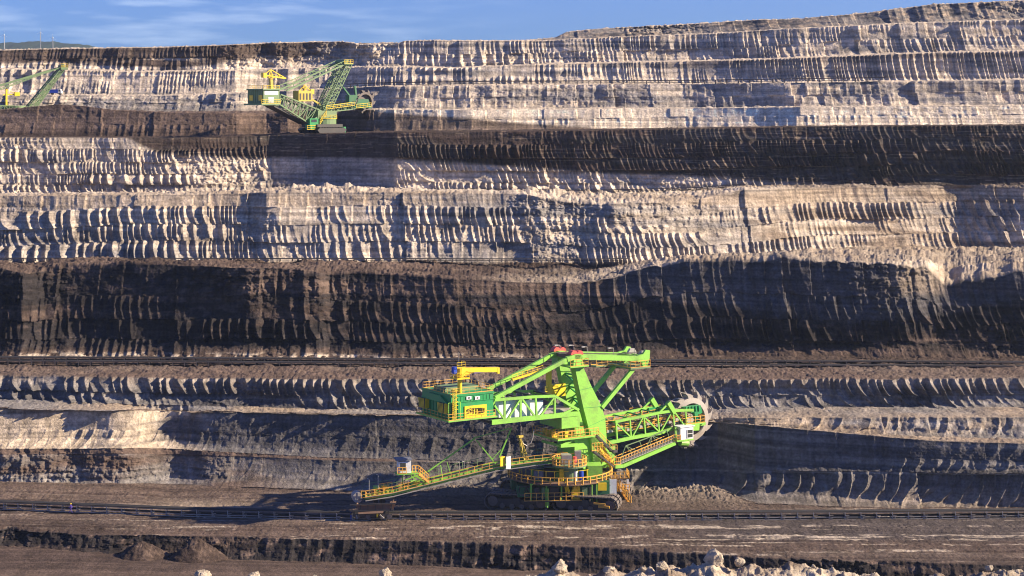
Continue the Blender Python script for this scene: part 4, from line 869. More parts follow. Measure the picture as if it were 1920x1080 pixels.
# control cab of the discharge boom
def dbox(mb, x0, x1, y0, y1, n0, n1):
    p, q_ = D2.on(x0,y1,n0), D2.on(x1,y0,n0); ps = [A.loc(D2.wor((x,n_,z))) for x in (p.x,q_.x) for n_ in (n0,n1) for z in (p.z,q_.z)]
    return mb.add(ps, [(0,1,3,2),(4,6,7,5),(0,4,5,1),(2,3,7,6),(0,2,6,4),(1,5,7,3)])
mb = MB(); dbox(mb, 748, 771, 865, 888, -2.6, -.4); cab2 = mb.build('control_cab', 'white', E)
mb = MB(); dbox(mb, 743, 773, 861, 865, -2.9, -.1); mb.build('cab_roof', 'roofgrey', cab2)
mb = MB(); dbox(mb, 750.5, 761, 868, 883, -2.66, -2.58); mb.build('window', 'glass', cab2)
mb = MB(); dbox(mb, 744, 786, 888, 891, -3.0, -.2); mb.beam(dn(776,890,-1), dn(800,905,-1), .3); mb.beam(dn(755,891,-1), dn(755,918,-1), .2); mb.beam(dn(770,891,-1), dn(790,910,-1), .2); mb.build('cab_platform', 'lime', E)
mb = MB(); rail(mb, [dn(745,888,-3), dn(748,888,-3), dn(762,888,-3)], 1.1, .12, .8); rail(mb, [dn(773,886,-2.6), dn(785,886,-2.6), dn(804,903,-2.2)], 1.3, .13, .6); stairs(mb, dn(786,888,-2.6), dn(804,905,-2.2), .8); mb.build('stair_railing', 'orange', E)
# discharge head
mb = MB(); a = dn(669,931,0); mb.tube(a-back*1.1, a+back*1.1, .95, 18); mb.build('head_pulley', 'steel', E)
mb = MB(); rail(mb, [dn(677,934,-1.8), dn(697,934,-1.8), dn(720,929,-1.8)], 1.3, .13, .9); rail(mb, [dn(712,928,-1.5), dn(735,924,-1.5)], 2.0, .13, .8); rail(mb, [dn(748,922,-1.6), dn(764,919,-1.6)], 1.6, .13, .5); mb.build('railing', 'orange', E)
mb = MB(); dbox(mb, 702, 712, 913, 922, -1.2, .6); mb.build('drive_motor', 'lime', E); mb = MB(); dbox(mb, 724, 732, 914, 924, -1, 1); mb.build('drive_motor', 'lime', E); mb = MB(); dbox(mb, 773, 786, 905, 912, -1.4, 1); mb.build('drive_motor', 'lime', E)
mb = MB(); dbox(mb, 716, 725, 911, 919, -1.4, -.2); dbox(mb, 776, 788, 904, 908, -1.8, -1); mb.build('gear_housing', 'yellow', E)
mb = MB(); dbox(mb, 672, 740, 934, 938, -1.6, 1.6); dbox(mb,702,709,936,944,-.8,.8); dbox(mb,714,722,936,944,-.8,.8); mb.build('head_frame', 'dark', E)
for px_, py_ in ((709,917),(692,925),(861,893),(870,892),(766,861)):
    a = dn(px_, py_, -1.8); mb = MB(); mb.tube(a, a+Vector((0,0,2.6 if px_ < 860 or px_ == 766 else 2.8)), .06, 6); mb.beam(a+Vector((0,0,2.6)), a+Vector((-.4,0,2.75)), .14); mb.build('lamp_post', 'steel', E)
# ================================================================ second excavator, an older lattice machine on the upper bench
def zground(px, py, d): return H-(py-Y0)*d/F
O2 = pix(604, 249, 556); A2 = Frame(O2, R(40)); E2 = empty('bucket_wheel_excavator', O2, R(40))
tag(E2, 'older faded green lattice excavator on the upper bench, at the edge of the dark seam', 'excavator', 'bucket wheel excavators in the open pit')
def o2(px, py, n=-2.6): return A2.on(px, py, n)
def truss3(mb, pts_top, pts_bot, n0, n1, cw, ww, N=8):
    T_ = []; B_ = []
    for i in range(N+1):
        T_.append(pts_top[0].lerp(pts_top[1], i/N)); B_.append(pts_bot[0].lerp(pts_bot[1], i/N))
    for n_ in (n0, n1):
        t = [Vector((p.x, n_, p.z)) for p in T_]; b = [Vector((p.x, n_, p.z)) for p in B_]
        cw_ = cw*.75; ww = ww if ww < .15 else ww*.8; mb.beam(t[0], t[-1], cw_); mb.beam(b[0], b[-1], cw_); zz(mb, t, b, ww)
    for i in range(N+1):
        mb.beam((T_[i].x,n0,T_[i].z), (T_[i].x,n1,T_[i].z), ww); mb.beam((B_[i].x,n0,B_[i].z), (B_[i].x,n1,B_[i].z), ww)
        if i: mb.beam((T_[i-1].x,n0,T_[i-1].z), (T_[i].x,n1,T_[i].z), ww)
Wb = 4.2
a = o2(494,167,-Wb); b = o2(524,168,-Wb); zb2 = o2(494,194,-Wb).z
mb = MB(); lb(mb, (a.x,-Wb,zb2), (b.x,Wb,a.z)); lb(mb, (a.x-.3,-Wb-.3,a.z-.3), (b.x+.3,Wb+.3,a.z+.1)); lb(mb, (a.x-1,-Wb-.6,zb2-.5), (b.x,Wb+.6,zb2))
for i in range(7): lb(mb, (a.x-.15,-3.6+i*1.2,zb2), (a.x,-3.5+i*1.2,a.z))
h2 = mb.build('machine_house', 'old_green', E2)
mb = MB(); c = o2(503,182,-Wb); d = o2(513,193,-Wb); lb(mb, (c.x,-Wb-.12,d.z), (d.x,-Wb-.02,c.z)); mb.build('door', 'white', h2)
mb = MB(); lb(mb, (a.x+.3,-Wb-.1,a.z-1.6), (b.x-.5,-Wb-.02,a.z-.6)); mb.build('light_band', 'white', h2)
for y_ in (-2.8, 2.2): mb = MB(); lb(mb, (a.x-.2,y_-.9,zb2+.8), (a.x-.05,y_+.9,zb2+2.4)); mb.build('hazard_board', 'yellow', h2)
mb = MB(); rail(mb, [(a.x,Wb,a.z),(a.x,-Wb,a.z),(b.x,-Wb,a.z)], 1.1, .1); rail(mb, [(a.x-1,-Wb-.6,zb2),(b.x,-Wb-.6,zb2)], 1.1, .1); mb.build('railing', 'yellow', E2)
def ycrane(root, fn, base, top, tip, cb, n):
    p0, p1 = fn(*base, n), fn(*top, n); q = fn(*tip, n); w = fn(*cb, n); m = p0.lerp(p1, .55)
    mb = MB(); mb.beam(p0, m, .9); mb.beam(m+Vector((-.8,0,0)), p1, .3); mb.beam(m+Vector((.8,0,0)), p1, .3); mb.beam(m+Vector((0,.8,0)), p1, .25)
    c_ = mb.build('service_crane', 'dull_yellow', root)
    mb = MB(); mb.beam(w, q, .35, .4); mb.beam(p1, q, .22); mb.beam(p1.lerp(q,.0), w, .2); mm = w.lerp(q, .6); mb.beam(mm, p1.lerp(q, .5), .15); mb.beam(w.lerp(q,.75), p1.lerp(q,.5), .15); mb.beam(mm+Vector((0,.9,0)), q, .2); mb.build('jib', 'yellow', c_)
    mb = MB(); mb.box(w, (1.1,1.3,1.4)); mb.build('counterweight_block', 'yellow', c_)
    mb = MB(); rail(mb, [m+Vector((-1,-.9,0)), m+Vector((1,-.9,0))], 1.0, .1); mb.build('railing', 'yellow', c_)
ycrane(E2, A2.on, (509,167), (507,130), (536,147), (495,141), 0)
mb = MB(); t0_, t1_ = o2(526,177), o2(593,204); b0_, b1_ = o2(523,195), o2(579,231); truss3(mb, (t0_,t1_), (b0_,b1_), -2.6, 2.6, .5, .22, 9); mb.build('counterweight_boom', 'old_green', E2)
mb = MB(); mb.prism([Vector((b0_.x-3,-2.2,b0_.z-.1)), Vector((b1_.x,-2.2,b1_.z-.4)), Vector((b1_.x,-2.2,b1_.z)), Vector((b0_.x-3,-2.2,b0_.z+.3))], (0,4.6,0)); mb.build('boom_underside', 'dark', E2)
for n_ in (-2.6, 2.6):
    mb = MB(); s_ = o2(538,170); e_ = o2(654,117); s_.y = n_; e_.y = n_; mb.beam(s_, e_, .45)
    k_ = s_+Vector((-2.4,0,.4)); zz(mb, sub(s_,e_,10), sub(k_,e_+Vector((-.5,0,.8)),10), .14); mb.beam(k_, e_+Vector((-.5,0,.8)), .2); mb.build('stay_beam', 'old_green', E2)
mb = MB(); mt0, mt1 = o2(651,119), o2(656,122); mb0, mb1 = o2(604,214), o2(612,212); truss3(mb, (mt0,mb0), (mt1+Vector((.6,0,0)),mb1+Vector((1.2,0,0))), -2.6, -1.2, .32, .16, 14); mb.build('mast_leg', 'old_green', E2)
mb = MB(); truss3(mb, (mt0,mb0), (mt1+Vector((.6,0,0)),mb1+Vector((1.2,0,0))), 1.4, 2.8, .32, .16, 14); mb.build('mast_leg', 'old_green', E2)
mb = MB(); mb.beam(o2(645,140), Vector((o2(645,140).x,2.8,o2(645,140).z)), .3); lb(mb, (mt0.x-1.4,-3.2,mt0.z-.3), (mt0.x+1.8,3.4,mt0.z)); mb.tube((mt0.x,-2.6,mt0.z+.5), (mt0.x,2.6,mt0.z+.5), .7, 12); mb.build('mast_head', 'old_green', E2)
mb = MB(); rail(mb, [(mt0.x+1.8,3.4,mt0.z),(mt0.x+1.8,-3.2,mt0.z),(mt0.x-1.4,-3.2,mt0.z)], 1.1, .1); mb.build('railing', 'yellow', E2)
mb = MB(); mb.beam(o2(600,196,0), o2(568,176,0), .5); lb(mb, o2(560,190,-1.5), o2(586,170,-1.5)+Vector((0,3,0))); mb.build('middle_house', 'dull_yellow', E2); mb = MB(); [lb(mb, o2(562+i*6,187,-1.56), o2(565+i*6,175,-1.56)+Vector((0,.04,0))) for i in range(4)]; mb.build('window', 'dark', E2)
ycrane(E2, A2.on, (572,172), (571,160), (555,176), (584,172), 0)
# wheel boom
mb = MB(); wt0, wt1, wb0, wb1 = o2(606,200), o2(668,192), o2(608,211), o2(668,204); truss3(mb, (wt0,wt1), (wb0,wb1), -2.4, 2.4, .4, .18, 9); mb.build('wheel_boom', 'old_green', E2)
mb = MB(); rail(mb, [o2(612,205,-3.2), o2(665,198,-3.2)], 1.1, .11); rail(mb, [o2(612,200,2.6), o2(665,193,2.6)], 1.1, .11); rail(mb, [o2(668,203,-3.2), o2(696,200,-3.2)], 1.2, .12); mb.build('railing', 'yellow', E2)
mb = MB(); lb(mb, o2(664,203,-2.6), o2(697,199,-2.6)+Vector((0,4,0))); mb.prism([o2(668,199,-2.4), o2(695,199,-2.4), o2(691,186,-2.4), o2(672,185,-2.4)], (0,.3,0)); lb(mb, o2(655,192,-1), o2(668,178,-1)+Vector((0,2,0))); mb.beam(o2(643,163,0), o2(657,182,0), .45); mb.beam(o2(665,161,0), o2(668,184,0), .6); mb.beam(o2(657,182,0), o2(668,184,0), .4); mb.build('boom_head', 'deep_green', E2)
wc2 = o2(683,191,1.2); mb = MB(); n_ = 30; 
vs = []; fs = []
for i in range(n_):
    t = 2*math.pi*i/n_
    for r_, y_ in ((3.0,.5),(3.0,1.9),(2.3,1.9),(2.3,.5)): vs.append((wc2.x+r_*math.cos(t), y_, wc2.z+r_*math.sin(t)))
for i in range(n_):
    for j in range(4): fs.append((i*4+j, i*4+(j+1) % 4, ((i+1) % n_)*4+(j+1) % 4, ((i+1) % n_)*4+j))
mb.add(vs, fs); mb.tube((wc2.x,1.5,wc2.z),(wc2.x,1.7,wc2.z),2.6,24); w2 = mb.build('bucket_wheel', 'track', E2)
for i in range(10):
    t = 2*math.pi*i/10; mb = MB(); q = [Vector((wc2.x+r_*math.cos(t+a_), .5, wc2.z+r_*math.sin(t+a_))) for r_, a_ in ((2.9,0),(3.9,.1),(3.4,-.2),(2.9,-.3))]; mb.prism(q, (0,1.4,0)); mb.build('bucket', 'track', w2)
# substructure
mb = MB(); p = o2(610,232,0); mb.tube((0,0,2.6), (0,0,4.2), 4.2, 24); lb(mb, (-3.5,-3,4.2), (3.2,3,6.6)); mb.path([Vector((2.5,-2.6,6)), mb0], .5); mb.path([Vector((2.5,2.6,6)), Vector((mb0.x,2.6,mb0.z))], .5); mb.path([Vector((-3,-2.6,5)), b1_], .5); mb.path([Vector((1,-2.6,5)), o2(594,204)], .4); mb.build('turntable', 'old_green', E2)
mb = MB(); lb(mb, o2(581,243,-3.6), o2(597,222,-3.6)+Vector((0,2.4,0))); cb2 = mb.build('operator_cab', 'green', E2)
mb = MB(); lb(mb, o2(584,229,-3.65), o2(594,224,-3.65)+Vector((0,.04,0))); mb.build('window', 'glass', cb2)
mb = MB(); rail(mb, [o2(576,243,-3.8), o2(612,243,-3.8)], 1.2, .11); rail(mb, ring(4.4, 4.2, 20), 1.1, .1, 2); rail(mb, [o2(600,233,-3.8), o2(612,215,-3.2)], 1.2, .11); mb.build('railing', 'yellow', E2)
mb = MB(); lb(mb, (-4.5,-4.2,1.6), (4.5,4.2,2.6)); mb.build('undercarriage', 'dark', E2)
for yc in (-4.4, 0, 4.4):
    mb = MB(); q = [Vector((-5.2,yc-.9,.9)), Vector((-4.4,yc-.9,.0)), Vector((4.4,yc-.9,0)), Vector((5.2,yc-.9,.9)), Vector((4.4,yc-.9,1.5)), Vector((-4.4,yc-.9,1.5))]; mb.prism(q, (0,1.8,0))
    for i in range(16): mb.box((-4.2+i*.56, yc, 1.72), (.36,1.8,.12))
    mb.build('crawler_track', 'dark', E2)
mb = MB(); c = Vector((4.2,-4.6,.9)); mb.box(c, (1.8,.8,1.8)); mb.build('drive_gearbox', 'green', E2)
# ================================================================ third excavator, mostly behind the dark ridge
O3_ = pix(30, 213, 584); A3 = Frame(O3_, R(30)); E3 = empty('bucket_wheel_excavator', O3_, R(30))
tag(E3, 'distant excavator at the far left, its lattice mast rising behind the brown ridge', 'excavator', 'bucket wheel excavators in the open pit')
o3 = lambda px, py, n=-2: A3.on(px, py, n)
mb = MB(); truss3(mb, (o3(116,127), o3(52,203)), (o3(121,131), o3(68,203)), -2, -.9, .3, .14, 14); mb.build('mast_leg', 'old_green', E3)
mb = MB(); truss3(mb, (o3(116,127), o3(52,203)), (o3(121,131), o3(68,203)), .9, 2.0, .3, .14, 14); mb.build('mast_leg', 'old_green', E3)
for n_ in (-1.8, 1.8):
    mb = MB(); s_, e_ = o3(117,126), o3(-30,170); s_.y = e_.y = n_; mb.beam(s_, e_, .35); k_ = e_+Vector((0,0,-1.6)); mb.beam(s_, k_, .18); zz(mb, sub(s_,e_,12), sub(s_,k_,12), .1); mb.build('stay_beam', 'old_green', E3)
mb = MB(); h_ = o3(119,126); lb(mb, (h_.x-.9,-2.4,h_.z-.8), (h_.x+1.3,2.4,h_.z)); mb.tube((h_.x,-2,h_.z+.4),(h_.x,2,h_.z+.4),.6,10); mb.build('mast_head', 'old_green', E3)
mb = MB(); rail(mb, [(h_.x-.9,-2.4,h_.z),(h_.x+1.3,-2.4,h_.z)], 1.1, .1); mb.build('railing', 'yellow', E3)
mb = MB(); truss3(mb, (o3(-60,196), o3(36,199)), (o3(-60,206), o3(36,206)), -2.4, 2.4, .4, .2, 10); lb(mb, o3(-10,208), o3(40,205)+Vector((0,4,0))); mb.tube((0,0,0),(0,0,2.5),3,20); mb.build('superstructure_body', 'old_green', E3)
p = o3(12,204,0); mb = MB(); mb.beam(p, o3(12,166,0), .55); mb.beam(o3(5,178,0), o3(15,177,0), .3); cr3 = mb.build('service_crane', 'yellow', E3)
mb = MB(); mb.beam(o3(12,177,0), o3(34,177,0), .35); mb.beam(o3(12,169,0), o3(30,175,0), .12); mb.build('jib', 'yellow', cr3)
mb = MB(); mb.box(o3(31.5,176.5,0), (1.6,1.2,1.2)); mb.build('counterweight_block', 'yellow', cr3)
for yc in (-2.6, 2.6): mb = MB(); lb(mb, (-5,yc-.9,-1.2), (5,yc+.9,.2)); mb.build('crawler_track', 'track', E3)
# ================================================================ belt conveyors
def conveyor(label, line, z, h, w, step, label_group='belt conveyors along the benches', big=False, pipes=True):
    xs = [q[0] for q in line]; root = None; P_ = []
    for px, py in line:
        d = (H-(z if z is not None else 0))*F/(py-Y0) if not isinstance(z, (list, tuple)) else None
        P_.append(Vector(((px-960)*d/F, d, z)))
    return conveyor_pts(label, P_, h, w, step, label_group, big)
def conveyor_pts(label, P_, h, w, step, grp, big):
    base = P_[len(P_)//2].copy(); root = empty('belt_conveyor', base); tag(root, label, 'conveyor', grp)
    Q = [p-base for p in P_]; up = Vector((0,0,1))
    def off(dy, dz): return [q+Vector((0,dy,dz)) for q in Q]
    mb = MB(); mb.path(off(-w/2, h*.86), .12, h*.12); mb.build('side_beam', 'track', root)
    mb = MB(); mb.path(off(w/2, h*.86), .12, h*.12); mb.build('side_beam', 'track', root)
    mb = MB(); vs = []; fs = []
    for q in Q:
        for dy, dz in ((-w*.48,h*1.0),(-w*.2,h*.86),(w*.2,h*.86),(w*.48,h*1.0),(w*.2,h*.82),(-w*.2,h*.82)): vs.append(q+Vector((0,dy,dz)))
    for i in range(len(Q)-1):
        for j in range(6): fs.append((i*6+j, i*6+(j+1) % 6, (i+1)*6+(j+1) % 6, (i+1)*6+j))
    mb.add(vs, fs); mb.build('carrying_belt', 'rubber', root)
    mb = MB(); vs = []; fs = []
    for q in Q:
        for dy, dz in ((-w*.42,h*.42),(w*.42,h*.42),(w*.42,h*.36),(-w*.42,h*.36)): vs.append(q+Vector((0,dy,dz)))
    for i in range(len(Q)-1):
        for j in range(4): fs.append((i*4+j, i*4+(j+1) % 4, (i+1)*4+(j+1) % 4, (i+1)*4+j))
    mb.add(vs, fs); mb.build('return_belt', 'rubber', root)
    if big:
        mb = MB(); mb.path(off(-w/2-.05, h*.30), .07, .10); mb.path(off(-w/2-.05, h*.04), .10, .12); mb.build('lower_pipe', 'steel', root)
    # one support frame, then copies of it along the belt
    tot = sum((b-a).length for a, b in zip(Q, Q[1:])); n = min(99, max(4, int(tot/step))); segs = []
    mb = MB(); t = .13 if big else .16
    for y_ in (-w/2, w/2): mb.beam((0,y_,0), (0,y_,h*.9), t)
    mb.beam((0,-w/2-.15,.06), (0,w/2+.15,.06), .2, .12); mb.beam((0,-w/2,h*.8), (0,w/2,h*.8), t)
    if big: mb.path([(0,-w/2-.1,h*.5),(.75,-w/2-.1,h*.5)], .09); mb.path([(.05,-w/2-.12,h*.12),(.5,-w/2-.12,h*.12),(.5,-w/2-.12,h*.3)], .1)
    proto = mb.build('support_frame', 'steel' if big else 'track', root)
    mb2 = MB(); mb2.tube((0,-w*.3,h*.78), (0,w*.3,h*.78), .09, 8); mb2.tube((0,-w*.4,h*.32), (0,w*.4,h*.32), .08, 8); roll = mb2.build('idler_roller', 'steel', proto) if big else None
    for i in range(n):
        s_ = tot*(i+.5)/n; j = 0; acc = 0
        while j < len(Q)-2 and acc+(Q[j+1]-Q[j]).length < s_: acc += (Q[j+1]-Q[j]).length; j += 1
        p = Q[j].lerp(Q[j+1], (s_-acc)/max(1e-6,(Q[j+1]-Q[j]).length))
        if i == 0: proto.location = p; continue
        c = proto.copy(); COL.objects.link(c); c.parent = root; c.location = p
        if roll: r_ = roll.copy(); COL.objects.link(r_); r_.parent = c
    return root
def cl(xs, ys, z, n=40):
    X_ = np.linspace(xs[0], xs[-1], n); return [(x, float(np.interp(x, xs, ys))) for x in X_]
conveyor('long dark belt conveyor on the pit floor right in front of the bright green excavator', cl([-60,0,182,328,656,1000,1200,1600,1980],[951,953,960,966,974,974,974,972,969],0,60), 0.03, 1.45, 1.7, 2.9, big=True)
conveyor('belt conveyor above the striped grey bank, the lower of two parallel lines', cl([-60,960,1980],[683,689,694],19,30), 18.7, 1.0, 1.5, 2.6)
conveyor('belt conveyor at the foot of the near black cliff, the upper of two parallel lines', cl([-60,960,1980],[676,681,686],19,30), 18.9, .95, 1.5, 2.6)
def on_line(name, px0, px1, fwd, lift, n=24):
    out = []
    for px in np.linspace(px0, px1, n):
        d = float(np.interp(px, PX, Ld[name]))+fwd; py = float(np.interp(px, PX, Lpy[name])); d0_ = float(np.interp(px, PX, Ld[name])); out.append(Vector(((px-960)*d/F, d, H-(py-Y0)*d0_/F+lift)))
    return out
conveyor_pts('thin dark conveyor along the foot of the pale terrace, above the black cliff', on_line('w4_foot',-60,1180,-3.2,.25), .8, 1.2, 3.0, 'belt conveyors along the benches', False)
conveyor_pts('short thin conveyor line on the pale bench under the dark right hand seam', on_line('w5_foot',880,1400,-4,.2), .8, 1.2, 3.0, 'belt conveyors along the benches', False)
conveyor_pts('far conveyor crossing the uppermost pale terraces to the right of the lattice excavator', on_line('w7_top',650,1660,1.6,.1), 1.3, 1.5, 3.6, 'belt conveyors along the benches', False)
# ================================================================ hopper car over the conveyor
OH = pix(698, 974, (H)*F/(974-Y0)); OH.z = 0; EH = empty('hopper_car', OH)
tag(EH, 'rust brown hopper car straddling the belt under the end of the discharge boom', 'hopper')
def hp_(px, py, n): k = OH.y+n; return Vector(((px-960)*k/F-OH.x, n, H-(py-Y0)*k/F))
mb = MB(); mb.prism([hp_(668,947,-1.6), hp_(735,944,-1.6), hp_(728,956,-1.6), hp_(674,957,-1.6)], (0,.12,0)); mb.prism([hp_(668,947,1.6), hp_(735,944,1.6), hp_(728,956,1.6), hp_(674,957,1.6)], (0,.12,0)); mb.prism([hp_(666,948,-1.6), hp_(668,947,-1.6), hp_(674,957,-1.6), hp_(672,957,-1.6)], (0,3.3,0)); mb.prism([hp_(735,944,-1.6), hp_(737,944,-1.6), hp_(730,956,-1.6), hp_(728,956,-1.6)], (0,3.3,0)); mb.build('hopper', 'rust', EH)
mb = MB()
for px_ in (660,676,690,704,718,734): mb.beam(hp_(px_,946,-1.7), hp_(px_,957,-1.7), .14)
mb.beam(hp_(656,947,-1.75), hp_(742,944,-1.75), .2); mb.beam(hp_(656,958,-1.75), hp_(738,957,-1.75), .25); mb.build('hopper_frame', 'dark', EH)
mb = MB(); mb.prism([hp_(671,958,-1.5), hp_(720,954,-1.5), hp_(718,962,-2.3), hp_(672,964,-2.3)], (0,.1,-.05)); mb.build('impact_plate', 'rust', EH)
mb = MB(); mb.prism([hp_(731,944,-1.2), hp_(742,944,-1.2), hp_(738,955,-1.2), hp_(733,955,-1.2)], (0,2,0)); mb.build('side_chute', 'rust', EH)
mb = MB(); mb.beam(hp_(662,966,-1.3), hp_(735,966,-1.3), .35, .5); mb.beam(hp_(662,966,1.3), hp_(735,966,1.3), .35, .5)
for px_ in (664,680,705,728): mb.beam(hp_(px_,958,-1.3), hp_(px_,967,-1.3), .25); mb.beam(hp_(px_,966,-1.3), hp_(px_,966,1.3), .2)
mb.build('chassis', 'dark', EH)
for px_ in (670,690,716,730):
    for n_ in (-1.4,1.3): c = hp_(px_,969,n_); mb = MB(); mb.tube(c-Vector((0,.15,0)), c+Vector((0,.15,0)), .45, 14); mb.build('wheel', 'track', EH)
mb = MB(); lb(mb, hp_(706,970,-1.9), hp_(709,963,-1.9)+Vector((0,.3,0))); mb.build('control_box', 'yellow', EH)
mb = MB(); mb.beam(hp_(670,972,-1.9), hp_(668,965,-1.6), .12); mb.beam(hp_(712,965,-1.9), hp_(720,972,-1.9), .5, .2); mb.build('ladder', 'steel', EH)
# ================================================================ people
def person(loc, face, stride, top, legs, label, helmet='yellow'):
    me = bpy.data.meshes.new('person'); s = stride
    V = [(0,0,.95),(0,0,1.15),(0,.02,1.38),(0,.02,1.50),(0,.03,1.62),(0,.04,1.74),
         (.19,.02,1.40),(.25,-.12*s-.02,1.13),(.24,.05-.25*s,.90),(-.19,.02,1.40),(-.25,.14*s-.02,1.13),(-.24,.10+.25*s,.92),
         (.10,0,.90),(.11,.22*s,.50),(.11,.36*s,.09),(.11,.36*s+.16,.05),(-.10,0,.90),(-.11,-.06*s,.50),(-.11,-.38*s,.12),(-.11,-.38*s+.15,.06)]
    Ed = [(0,1),(1,2),(2,3),(3,4),(4,5),(2,6),(6,7),(7,8),(2,9),(9,10),(10,11),(0,12),(12,13),(13,14),(14,15),(0,16),(16,17),(17,18),(18,19)]
    Rr = [.16,.14,.17,.06,.095,.08,.075,.055,.045,.075,.055,.045,.10,.075,.05,.05,.10,.075,.05,.05]
    me.from_pydata(V, Ed, []); o = bpy.data.objects.new('person', me); link(o)
    m = o.modifiers.new('skin', 'SKIN'); 
    for i, v in enumerate(me.skin_vertices[0].data if me.skin_vertices else []): v.radius = (Rr[i], Rr[i])
    bpy.context.view_layer.objects.active = o
    if not me.skin_vertices:
        bpy.ops.mesh.customdata_skin_add() if hasattr(bpy.ops.mesh, 'customdata_skin_add') else None
        if me.skin_vertices:
            for i, v in enumerate(me.skin_vertices[0].data): v.radius = (Rr[i], Rr[i])
    if me.skin_vertices: me.skin_vertices[0].data[0].use_root = True
    sb = o.modifiers.new('smooth', 'SUBSURF'); sb.levels = sb.render_levels = 1
    me.materials.append(M[legs]); o.location = loc; o.rotation_euler = (0,0,face); tag(o, label, 'person', 'workers on the pit floor')
    mb = MB(); mb.tube((0,.0,1.02), (0,.01,1.40), .19, 12, .215); mb.tube((0,.01,1.40), (0,.02,1.50), .215, 12, .09)
    for a, b, r_ in (((.19,.02,1.42),(.25,-.12*s-.02,1.13),.085),((.25,-.12*s-.02,1.13),(.24,.05-.25*s,.94),.07),((-.19,.02,1.42),(-.25,.14*s-.02,1.13),.085),((-.25,.14*s-.02,1.13),(-.24,.1+.25*s,.96),.07)): mb.tube(a, b, r_, 8, r_*.85)
    mb.build('jacket', top, o)
    mb = MB(); mb.tube((0,.035,1.56), (0,.04,1.71), .085, 10, .10); mb.box((0,.14,1.64),(.03,.04,.05)); mb.build('face', 'skin', o)
    mb = MB(); mb.tube((0,.04,1.69), (0,.04,1.78), .15, 12, .13); mb.tube((0,.04,1.78), (0,.04,1.84), .13, 12, .06); mb.box((0,.17,1.70),(.2,.14,.025)); mb.build('helmet', helmet, o)
    return o
zf = lambda py: H*F/(py-Y0)
d = zf(962.5); person(((133-960)*d/F, d, .06), R(80), 1.0, 'navy', 'navy', 'worker in dark blue overalls and yellow helmet walking beside the belt conveyor at left')
d = zf(976); person(((658.5-960)*d/F, d, .06), R(-150), .15, 'dark', 'blue', 'worker in bright blue trousers standing at the left end of the hopper car')
# ================================================================ far things
def zof(name, px): return H-(float(np.interp(px,PX,Lpy[name]))-Y0)*float(np.interp(px,PX,Ld[name]))/F
dv = float(np.interp(105,PX,Ld['w7_top']))+4; OV = Vector(((105-960)*dv/F, dv, zof('w7_top',105)+.05)); EV = empty('parked_truck', OV)
tag(EV, 'small blue truck with a white cab parked on a far pale bench', 'truck')
mb = MB(); lb(mb, (-1.9,-.8,.55), (.75,.8,1.75)); mb.build('cargo_box', 'blue', EV)
mb = MB(); mb.prism([(.8,-.75,.45),(1.95,-.75,.45),(1.95,-.75,1.0),(1.6,-.75,1.75),(.8,-.75,1.75)], (0,1.5,0)); cabv = mb.build('cab', 'white', EV)
mb = MB(); lb(mb, (1.0,-.78,1.1), (1.55,-.74,1.6)); mb.build('window', 'glass', cabv)
for x_ in (-1.2,1.3):
    for y_ in (-.8,.8): mb = MB(); mb.tube((x_,y_-.1,.32), (x_,y_+.1,.32), .32, 12); mb.build('wheel', 'rubber', EV)
for px_, py_, lab in ((8,66,'white wind turbine on the wooded hill, leftmost of the three'),(76,61,'tall white wind turbine on the wooded hill, middle of the three'),(99,71,'smallest white wind turbine on the wooded hill, rightmost of the three')):
    d = 4380; T_ = empty('wind_turbine', ((px_-960)*d/F, d, 195)); tag(T_, lab, 'wind turbine', 'wind turbines on the far hill')
    zt_ = H-(py_-Y0)*d/F-195; mb = MB(); mb.tube((0,0,0), (0,0,zt_), 1.1, 10, .7); mb.build('tower', 'steel', T_)
    mb = MB(); mb.box((0,0,zt_+.7), (2,4.5,1.8)); mb.tube((0,-3.2,zt_+.7),(0,-2.2,zt_+.7),.9,10); mb.build('nacelle', 'white', T_)
    for k in range(3):
        t = R(85+120*k); mb = MB(); a = Vector((0,-2.8,zt_+.7)); b = a+Vector((math.cos(t)*9,0,math.sin(t)*9)); mb.beam(a, b, .5, .18, up=(0,1,0)); mb.build('blade', 'white', T_)
# two dark heaps tipped against the low bank
def heap(px, py_base, py_top, wpx, d, label, seed):
    n = 90; s_ = F/d; r = wpx/s_/2; hgt = (py_base-py_top)/s_*1.0
    th = np.linspace(0, 2*np.pi, 120)[None,:]; rr_ = np.linspace(0,1,70)[:,None]
    X_ = r*rr_*np.cos(th)*(1+.12*np.sin(3*th+seed)); Y_ = r*.8*rr_*np.sin(th); pf = np.clip(1-rr_*.98,0,1)**.9
    Z_ = hgt*pf+0*th+.22*(billow(X_*1.2+seed*9,Y_*1.2,800+seed,4)-.5)*np.clip(rr_*6,0,1)
    base = pix(px, py_base, d); C_ = np.zeros(X_.shape+(3,),np.float32)+pal['dbrown']*np.float32(.9); C_ = mix(C_,'brown',.2+fbm(X_,Y_,810,4)); C_[-1] *= 1
    o = grid_object('spoil_heap', X_, Y_, Z_-.3, C_, M['rubble'], None); o.location = base; tag(o, label, 'heap', 'dark heaps tipped against the low bank')
dH = float(np.interp(300,PX,Ld['cut_foot']))
heap(266, 1043, 1010, 105, dH-1.6, 'low dark brown spoil heap against the black bank, the smaller and more left of two', 1)
heap(368, 1046, 1003, 110, dH-1.9, 'taller dark cone shaped spoil heap against the black bank, the more right of two', 2)
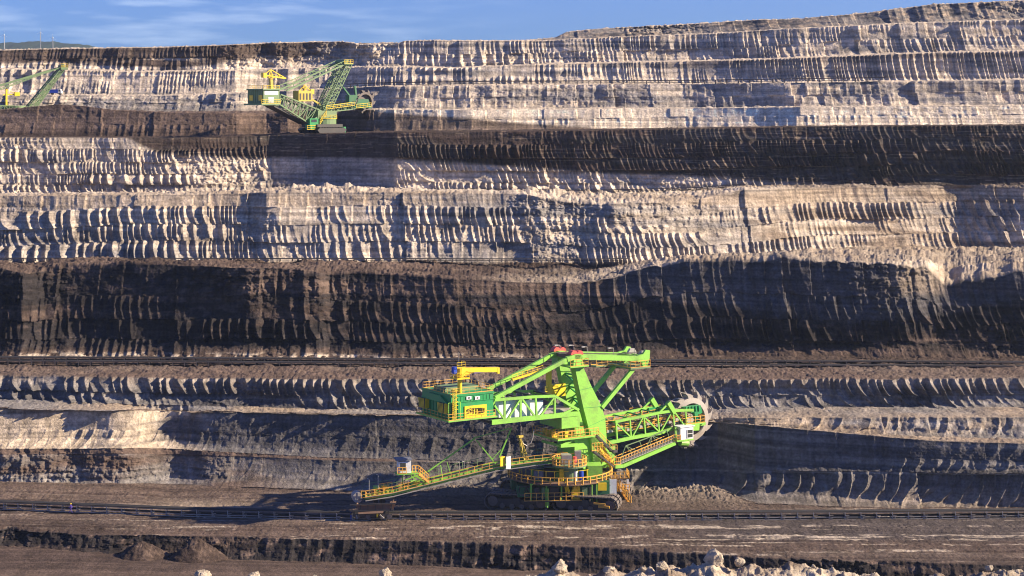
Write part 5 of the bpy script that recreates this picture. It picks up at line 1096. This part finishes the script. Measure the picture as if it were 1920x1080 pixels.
# pale boulders lying on the foreground ridge
def boulder(px, py, r, seed, label):
    d = 117.5; bm = bmesh.new(); bmesh.ops.create_icosphere(bm, subdivisions=4, radius=1); rs = random.Random(seed)
    pl = [(Vector((rs.gauss(0,1),rs.gauss(0,1),rs.gauss(0,1))).normalized(), rs.uniform(.62,.92)) for _ in range(16)]
    for v in bm.verts:
        n_ = v.co.normalized(); k = min([1.15]+[h_/max(1e-3, n_.dot(q)) for q, h_ in pl if n_.dot(q) > .05]); v.co = n_*k
    a = np.array([v.co[:] for v in bm.verts]); nz = .16*fbm(a[:,0]*2.2+seed*7+a[:,2]*1.3, a[:,1]*2.2+a[:,2]*2.1, 820+seed, 4)+.05*(billow(a[:,0]*7+seed, a[:,1]*7+a[:,2]*6, 830, 3)-.5)
    for v, q in zip(bm.verts, nz): v.co *= 1+float(q)
    me = bpy.data.meshes.new('boulder'); bm.to_mesh(me); bm.free()
    ca = me.color_attributes.new('Col', 'FLOAT_COLOR', 'POINT'); cc = np.ones((len(me.vertices),4),np.float32); cc[:,:3] = pal['cream']*np.float32(.75); cc[:,:3] *= (1+.3*fbm(a[:,0]*2,a[:,1]*2+a[:,2],840,3))[:,None]; ca.data.foreach_set('color', cc.ravel()); me.materials.append(M['rubble'])
    o = bpy.data.objects.new('boulder', me); link(o); p = pix(px, py+1, d); o.location = p; o.scale = (r, r*.9, r*rs.uniform(.7,.9)); o.rotation_euler = (0,0,rs.uniform(0,6)); tag(o, label, 'rock', 'pale boulders on the foreground ridge')
for i, (px, py, r_, lab) in enumerate((
 (1335,1046,.62,'largest pale boulder on the foreground ridge, at its highest point'),(1385,1054,.36,'pale block just right of the highest boulder on the ridge'),(1240,1060,.42,'pale chunk on the ridge between the two highest peaks'),
 (1050,1065,.55,'pale boulder at the left peak of the foreground ridge'),(1141,1068,.42,'pale boulder on the ridge just right of its left peak'),(1205,1066,.30,'small pale rock left of the double peak of the ridge'),
 (1525,1061,.16,'very small light rock standing alone on the ridge crest'),(1855,1064,.30,'pale rock near the right hand end of the foreground ridge'),(380,1076,.55,'pale boulder poking up at the bottom edge, leftmost large one'),
 (475,1080,.42,'pale boulder at the bottom edge, second from the left'),(722,1074,.50,'pale boulder at the bottom edge below the dark bank, standing alone'),(590,1083,.26,'small pale rock at the bottom edge, mostly out of the photo'))): boulder(px, py, r_, i+1, lab)
